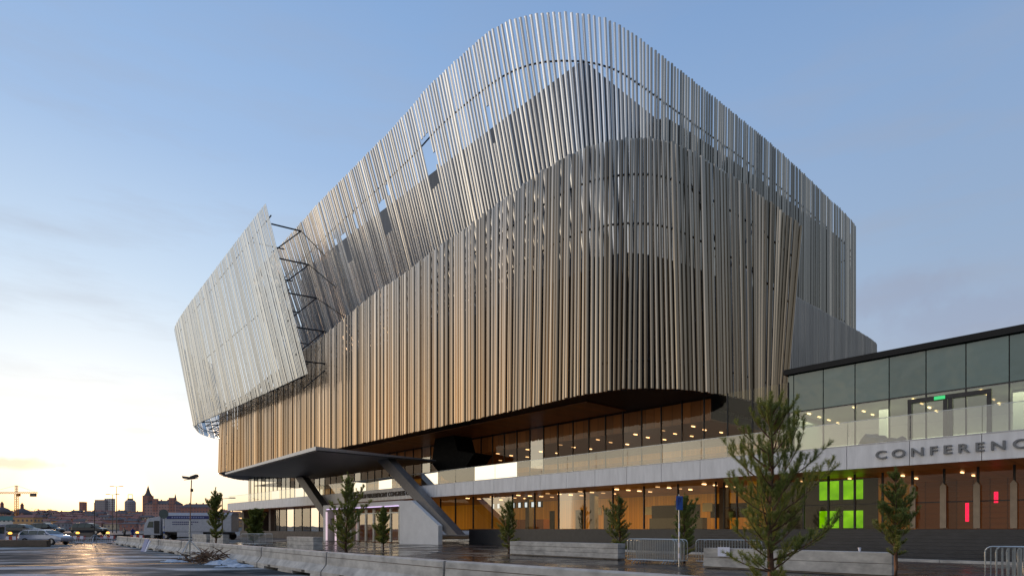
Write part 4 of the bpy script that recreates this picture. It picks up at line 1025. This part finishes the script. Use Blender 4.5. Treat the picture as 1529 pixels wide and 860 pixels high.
MB().tube([(0,0,39),(17,0,33.3)], .1, 3).tube([(0,0,39),(-24,0,33.3)], .1, 3).build('stay', M_crane, t)
MB().lbox(13,17.5,-1,1,29.3,32).build('counterweight', M_concd, t)
MB().lbox(1.1,3,-1,1,29.6,31.8).build('cab', M_crane, t)
# far wood
mb = MB(); rnd = random.Random(5)
for k in range(2600):
    px = rnd.uniform(-60, 345); Y = rnd.uniform(470, 900); x = (px-764.5)/897*Y; h = hill_h(x, Y); s = rnd.uniform(.8, 2.0)
    cx, cy, cz = x+rnd.gauss(0,2), Y+rnd.gauss(0,2), h+rnd.uniform(0,4.5)
    n = len(mb.v)
    for q in range(3): mb.v.append(Vector((cx+rnd.uniform(-s,s), cy+rnd.uniform(-s,s), cz+rnd.uniform(-s,s))))
    mb.f.append((n,n+1,n+2))
o = mb.build('distant_wood', mat('bare_wood', (.13,.085,.075), (.09,.06,.055), .95), loc=(0,0,0)); tag(o, 'dark bare trees massed between the houses of the far shore', 'trees', kind='stuff')

# ------------------------------------------------------------------ world
SUN_AZ = Vector((-.577, .817, 0)).normalized(); EL = R(5.0)
w = bpy.data.worlds.new('World'); scene.world = w; w.use_nodes = True; nt = w.node_tree; nt.nodes.clear()
out = nt.nodes.new('ShaderNodeOutputWorld'); bg = nt.nodes.new('ShaderNodeBackground'); L(nt, bg.outputs[0], out.inputs[0])
tc = N(nt, 'ShaderNodeTexCoord'); nv = N(nt, 'ShaderNodeVectorMath', operation='NORMALIZE'); L(nt, tc.outputs['Generated'], nv.inputs[0])
sp = N(nt, 'ShaderNodeSeparateXYZ'); L(nt, nv.outputs[0], sp.inputs[0])
fl = N(nt, 'ShaderNodeCombineXYZ'); L(nt, sp.outputs[0], fl.inputs[0]); L(nt, sp.outputs[1], fl.inputs[1])
fn = N(nt, 'ShaderNodeVectorMath', operation='NORMALIZE'); L(nt, fl.outputs[0], fn.inputs[0])
dt = N(nt, 'ShaderNodeVectorMath', operation='DOT_PRODUCT'); L(nt, fn.outputs[0], dt.inputs[0]); dt.inputs[1].default_value = SUN_AZ
az = ramp(nt, dt.outputs['Value'], [(0, g(0)), (.34, g(.10)), (.64, g(.34)), (.82, g(.62)), (1, g(1))])
tow = ramp(nt, sp.outputs[2], [(0, (1.0,.60,.32)), (.022, (1.0,.72,.42)), (.05, (1.0,.92,.78)), (.10, (.97,.97,.95)), (.19, (.79,.89,.97)), (.34, (.54,.69,.87)), (.50, (.34,.50,.76)), (.8, (.16,.32,.62)), (1, (.12,.26,.54))])
awy = ramp(nt, sp.outputs[2], [(0, (.50,.44,.46)), (.08, (.44,.44,.51)), (.20, (.34,.40,.53)), (.36, (.29,.40,.58)), (.55, (.24,.37,.60)), (.8, (.12,.25,.52)), (1, (.11,.23,.5))])
mx = N(nt, 'ShaderNodeMix', data_type='RGBA'); L(nt, az.outputs[0], mx.inputs[0]); L(nt, awy.outputs[0], mx.inputs[6]); L(nt, tow.outputs[0], mx.inputs[7])
# thin clouds
mp = N(nt, 'ShaderNodeMapping'); mp.inputs['Scale'].default_value = (1.6, 1.6, 9); L(nt, nv.outputs[0], mp.inputs[0])
cn_ = N(nt, 'ShaderNodeTexNoise', i_Scale=2.2, i_Detail=7, i_Roughness=.58); L(nt, mp.outputs[0], cn_.inputs[0])
cf = ramp(nt, cn_.outputs[0], [(.48, g(0)), (.72, g(.42))])
cz = ramp(nt, sp.outputs[2], [(0, g(.15)), (.12, g(.3)), (.22, g(.8)), (.45, g(.7)), (.75, g(.15))]); cm = N(nt, 'ShaderNodeMath', operation='MULTIPLY'); L(nt, cf.outputs[0], cm.inputs[0]); L(nt, cz.outputs[0], cm.inputs[1])
def lobe(vec, a, b, fac, stops, prev):  # added unseen bright and dark sky areas, to light and shade the facades
    d_ = N(nt, 'ShaderNodeVectorMath', operation='DOT_PRODUCT'); L(nt, fn.outputs[0], d_.inputs[0]); d_.inputs[1].default_value = Vector(vec).normalized()
    f_ = N(nt, 'ShaderNodeMapRange', interpolation_type='SMOOTHSTEP'); f_.inputs[1].default_value = a; f_.inputs[2].default_value = b; f_.inputs[4].default_value = fac; L(nt, d_.outputs['Value'], f_.inputs[0])
    c_ = ramp(nt, sp.outputs[2], stops); m_ = N(nt, 'ShaderNodeMix', data_type='RGBA'); L(nt, f_.outputs[0], m_.inputs[0]); L(nt, prev, m_.inputs[6]); L(nt, c_.outputs[0], m_.inputs[7]); return m_.outputs[2]
skc = lobe((-.80,-.60,0), .15, .80, 1, [(0, (.85,.76,.66)), (.10, (.88,.82,.76)), (.30, (.86,.86,.90)), (.6, (.50,.58,.78)), (1, (.16,.29,.56))], mx.outputs[2])
skc = lobe((-1,-.02,0), .82, .985, .9, [(0, (1.8,1.35,.85)), (.12, (1.7,1.45,1.1)), (.35, (1.4,1.3,1.2)), (.6, (.6,.68,.85)), (1, (.16,.29,.56))], skc)
skc = lobe((1,.15,0), .80, .97, .9, [(0, (.10,.09,.08)), (.25, (.13,.125,.11)), (.45, (.17,.18,.19)), (.7, (.2,.3,.5)), (1, (.14,.26,.54))], skc)
skc = lobe((.62,-.78,0), .25, .80, .9, [(0, (.13,.11,.10)), (.20, (.19,.18,.17)), (.45, (.24,.27,.32)), (.7, (.2,.3,.5)), (1, (.14,.26,.54))], skc)
m2 = N(nt, 'ShaderNodeMix', data_type='RGBA'); L(nt, cm.outputs[0], m2.inputs[0]); L(nt, skc, m2.inputs[6]); m2.inputs[7].default_value = (.36,.38,.45,1)
last = m2.outputs[2]
# a few small low clouds standing over the far shore
for (px, py, wx, wz, s) in ((30,692,.055,.009,.62), (105,695,.03,.006,.25), (150,700,.02,.006,.22), (205,643,.03,.006,.18), (1330,440,.10,.03,.28), (1450,470,.12,.03,.25)):
    d = Vector(((px-764.5)/897, 1, (789-py)/897)).normalized()
    sb = N(nt, 'ShaderNodeVectorMath', operation='SUBTRACT'); L(nt, nv.outputs[0], sb.inputs[0]); sb.inputs[1].default_value = d
    ml = N(nt, 'ShaderNodeVectorMath', operation='MULTIPLY'); L(nt, sb.outputs[0], ml.inputs[0]); ml.inputs[1].default_value = (1/wx, 1/wx, 1/wz)
    n3 = N(nt, 'ShaderNodeTexNoise', i_Scale=60, i_Detail=4); L(nt, nv.outputs[0], n3.inputs[0])
    le = N(nt, 'ShaderNodeVectorMath', operation='LENGTH'); L(nt, ml.outputs[0], le.inputs[0])
    ad = N(nt, 'ShaderNodeMath', operation='MULTIPLY_ADD'); L(nt, n3.outputs[0], ad.inputs[0]); ad.inputs[1].default_value = .9; L(nt, le.outputs['Value'], ad.inputs[2])
    rr_ = ramp(nt, ad.outputs[0], [(.55, g(s)), (1.0, g(s*.5)), (1.0, g(s*.5))]); 
    mr = N(nt, 'ShaderNodeMapRange', interpolation_type='SMOOTHSTEP'); mr.inputs[1].default_value = .75; mr.inputs[2].default_value = 1.6; mr.inputs[3].default_value = s; mr.inputs[4].default_value = 0; L(nt, ad.outputs[0], mr.inputs[0])
    m4 = N(nt, 'ShaderNodeMix', data_type='RGBA'); L(nt, mr.outputs[0], m4.inputs[0]); L(nt, last, m4.inputs[6]); m4.inputs[7].default_value = (.40,.37,.40,1) if px < 600 else (.30,.31,.42,1)
    last = m4.outputs[2]
# glow round the setting sun
sd = Vector(((130-764.5)/897, 1, (789-762)/897)).normalized()
d2 = N(nt, 'ShaderNodeVectorMath', operation='DOT_PRODUCT'); L(nt, nv.outputs[0], d2.inputs[0]); d2.inputs[1].default_value = sd
gl = ramp(nt, d2.outputs['Value'], [(.985, g(0)), (.9985, (.10,.05,.01)), (.9999, (.5,.25,.07)), (1, (1.2,.7,.3))])
ad = N(nt, 'ShaderNodeMix', data_type='RGBA', blend_type='ADD'); ad.inputs[0].default_value = 1; L(nt, last, ad.inputs[6]); L(nt, gl.outputs[0], ad.inputs[7])
# physical sky on top of it, weak
sk = N(nt, 'ShaderNodeTexSky', sky_type='NISHITA'); sk.sun_disc = False; sk.sun_elevation = EL; sk.sun_rotation = math.atan2(SUN_AZ.x, SUN_AZ.y)
sm = N(nt, 'ShaderNodeVectorMath', operation='SCALE'); sm.inputs['Scale'].default_value = .012; L(nt, sk.outputs[0], sm.inputs[0])
a3 = N(nt, 'ShaderNodeMix', data_type='RGBA', blend_type='ADD'); a3.inputs[0].default_value = 1; L(nt, ad.outputs[2], a3.inputs[6]); L(nt, sm.outputs[0], a3.inputs[7])
L(nt, a3.outputs[2], bg.inputs[0]); bg.inputs[1].default_value = 1.0

sl = bpy.data.lights.new('sun', 'SUN'); sl.energy = 2.9; sl.angle = R(.6); sl.color = (1, .60, .30)
so = bpy.data.objects.new('sun', sl); COL.objects.link(so)
sdir = Vector((SUN_AZ.x*math.cos(EL), SUN_AZ.y*math.cos(EL), math.sin(EL))); so.rotation_euler = sdir.to_track_quat('Z', 'Y').to_euler()

# ------------------------------------------------------------------ camera
cd = bpy.data.cameras.new('camera'); cd.sensor_width = 36; cd.lens = 36*897/1529; cd.shift_y = 359/1529; cd.clip_end = 6000
co = bpy.data.objects.new('camera', cd); COL.objects.link(co); co.location = (0,0,1.57); co.rotation_euler = (R(90),0,0); scene.camera = co
scene.view_settings.view_transform = 'Standard'; scene.view_settings.look = 'None'; scene.view_settings.exposure = 0
scene.render.engine = 'CYCLES'; scene.cycles.transparent_max_bounces = 16; scene.cycles.max_bounces = 8
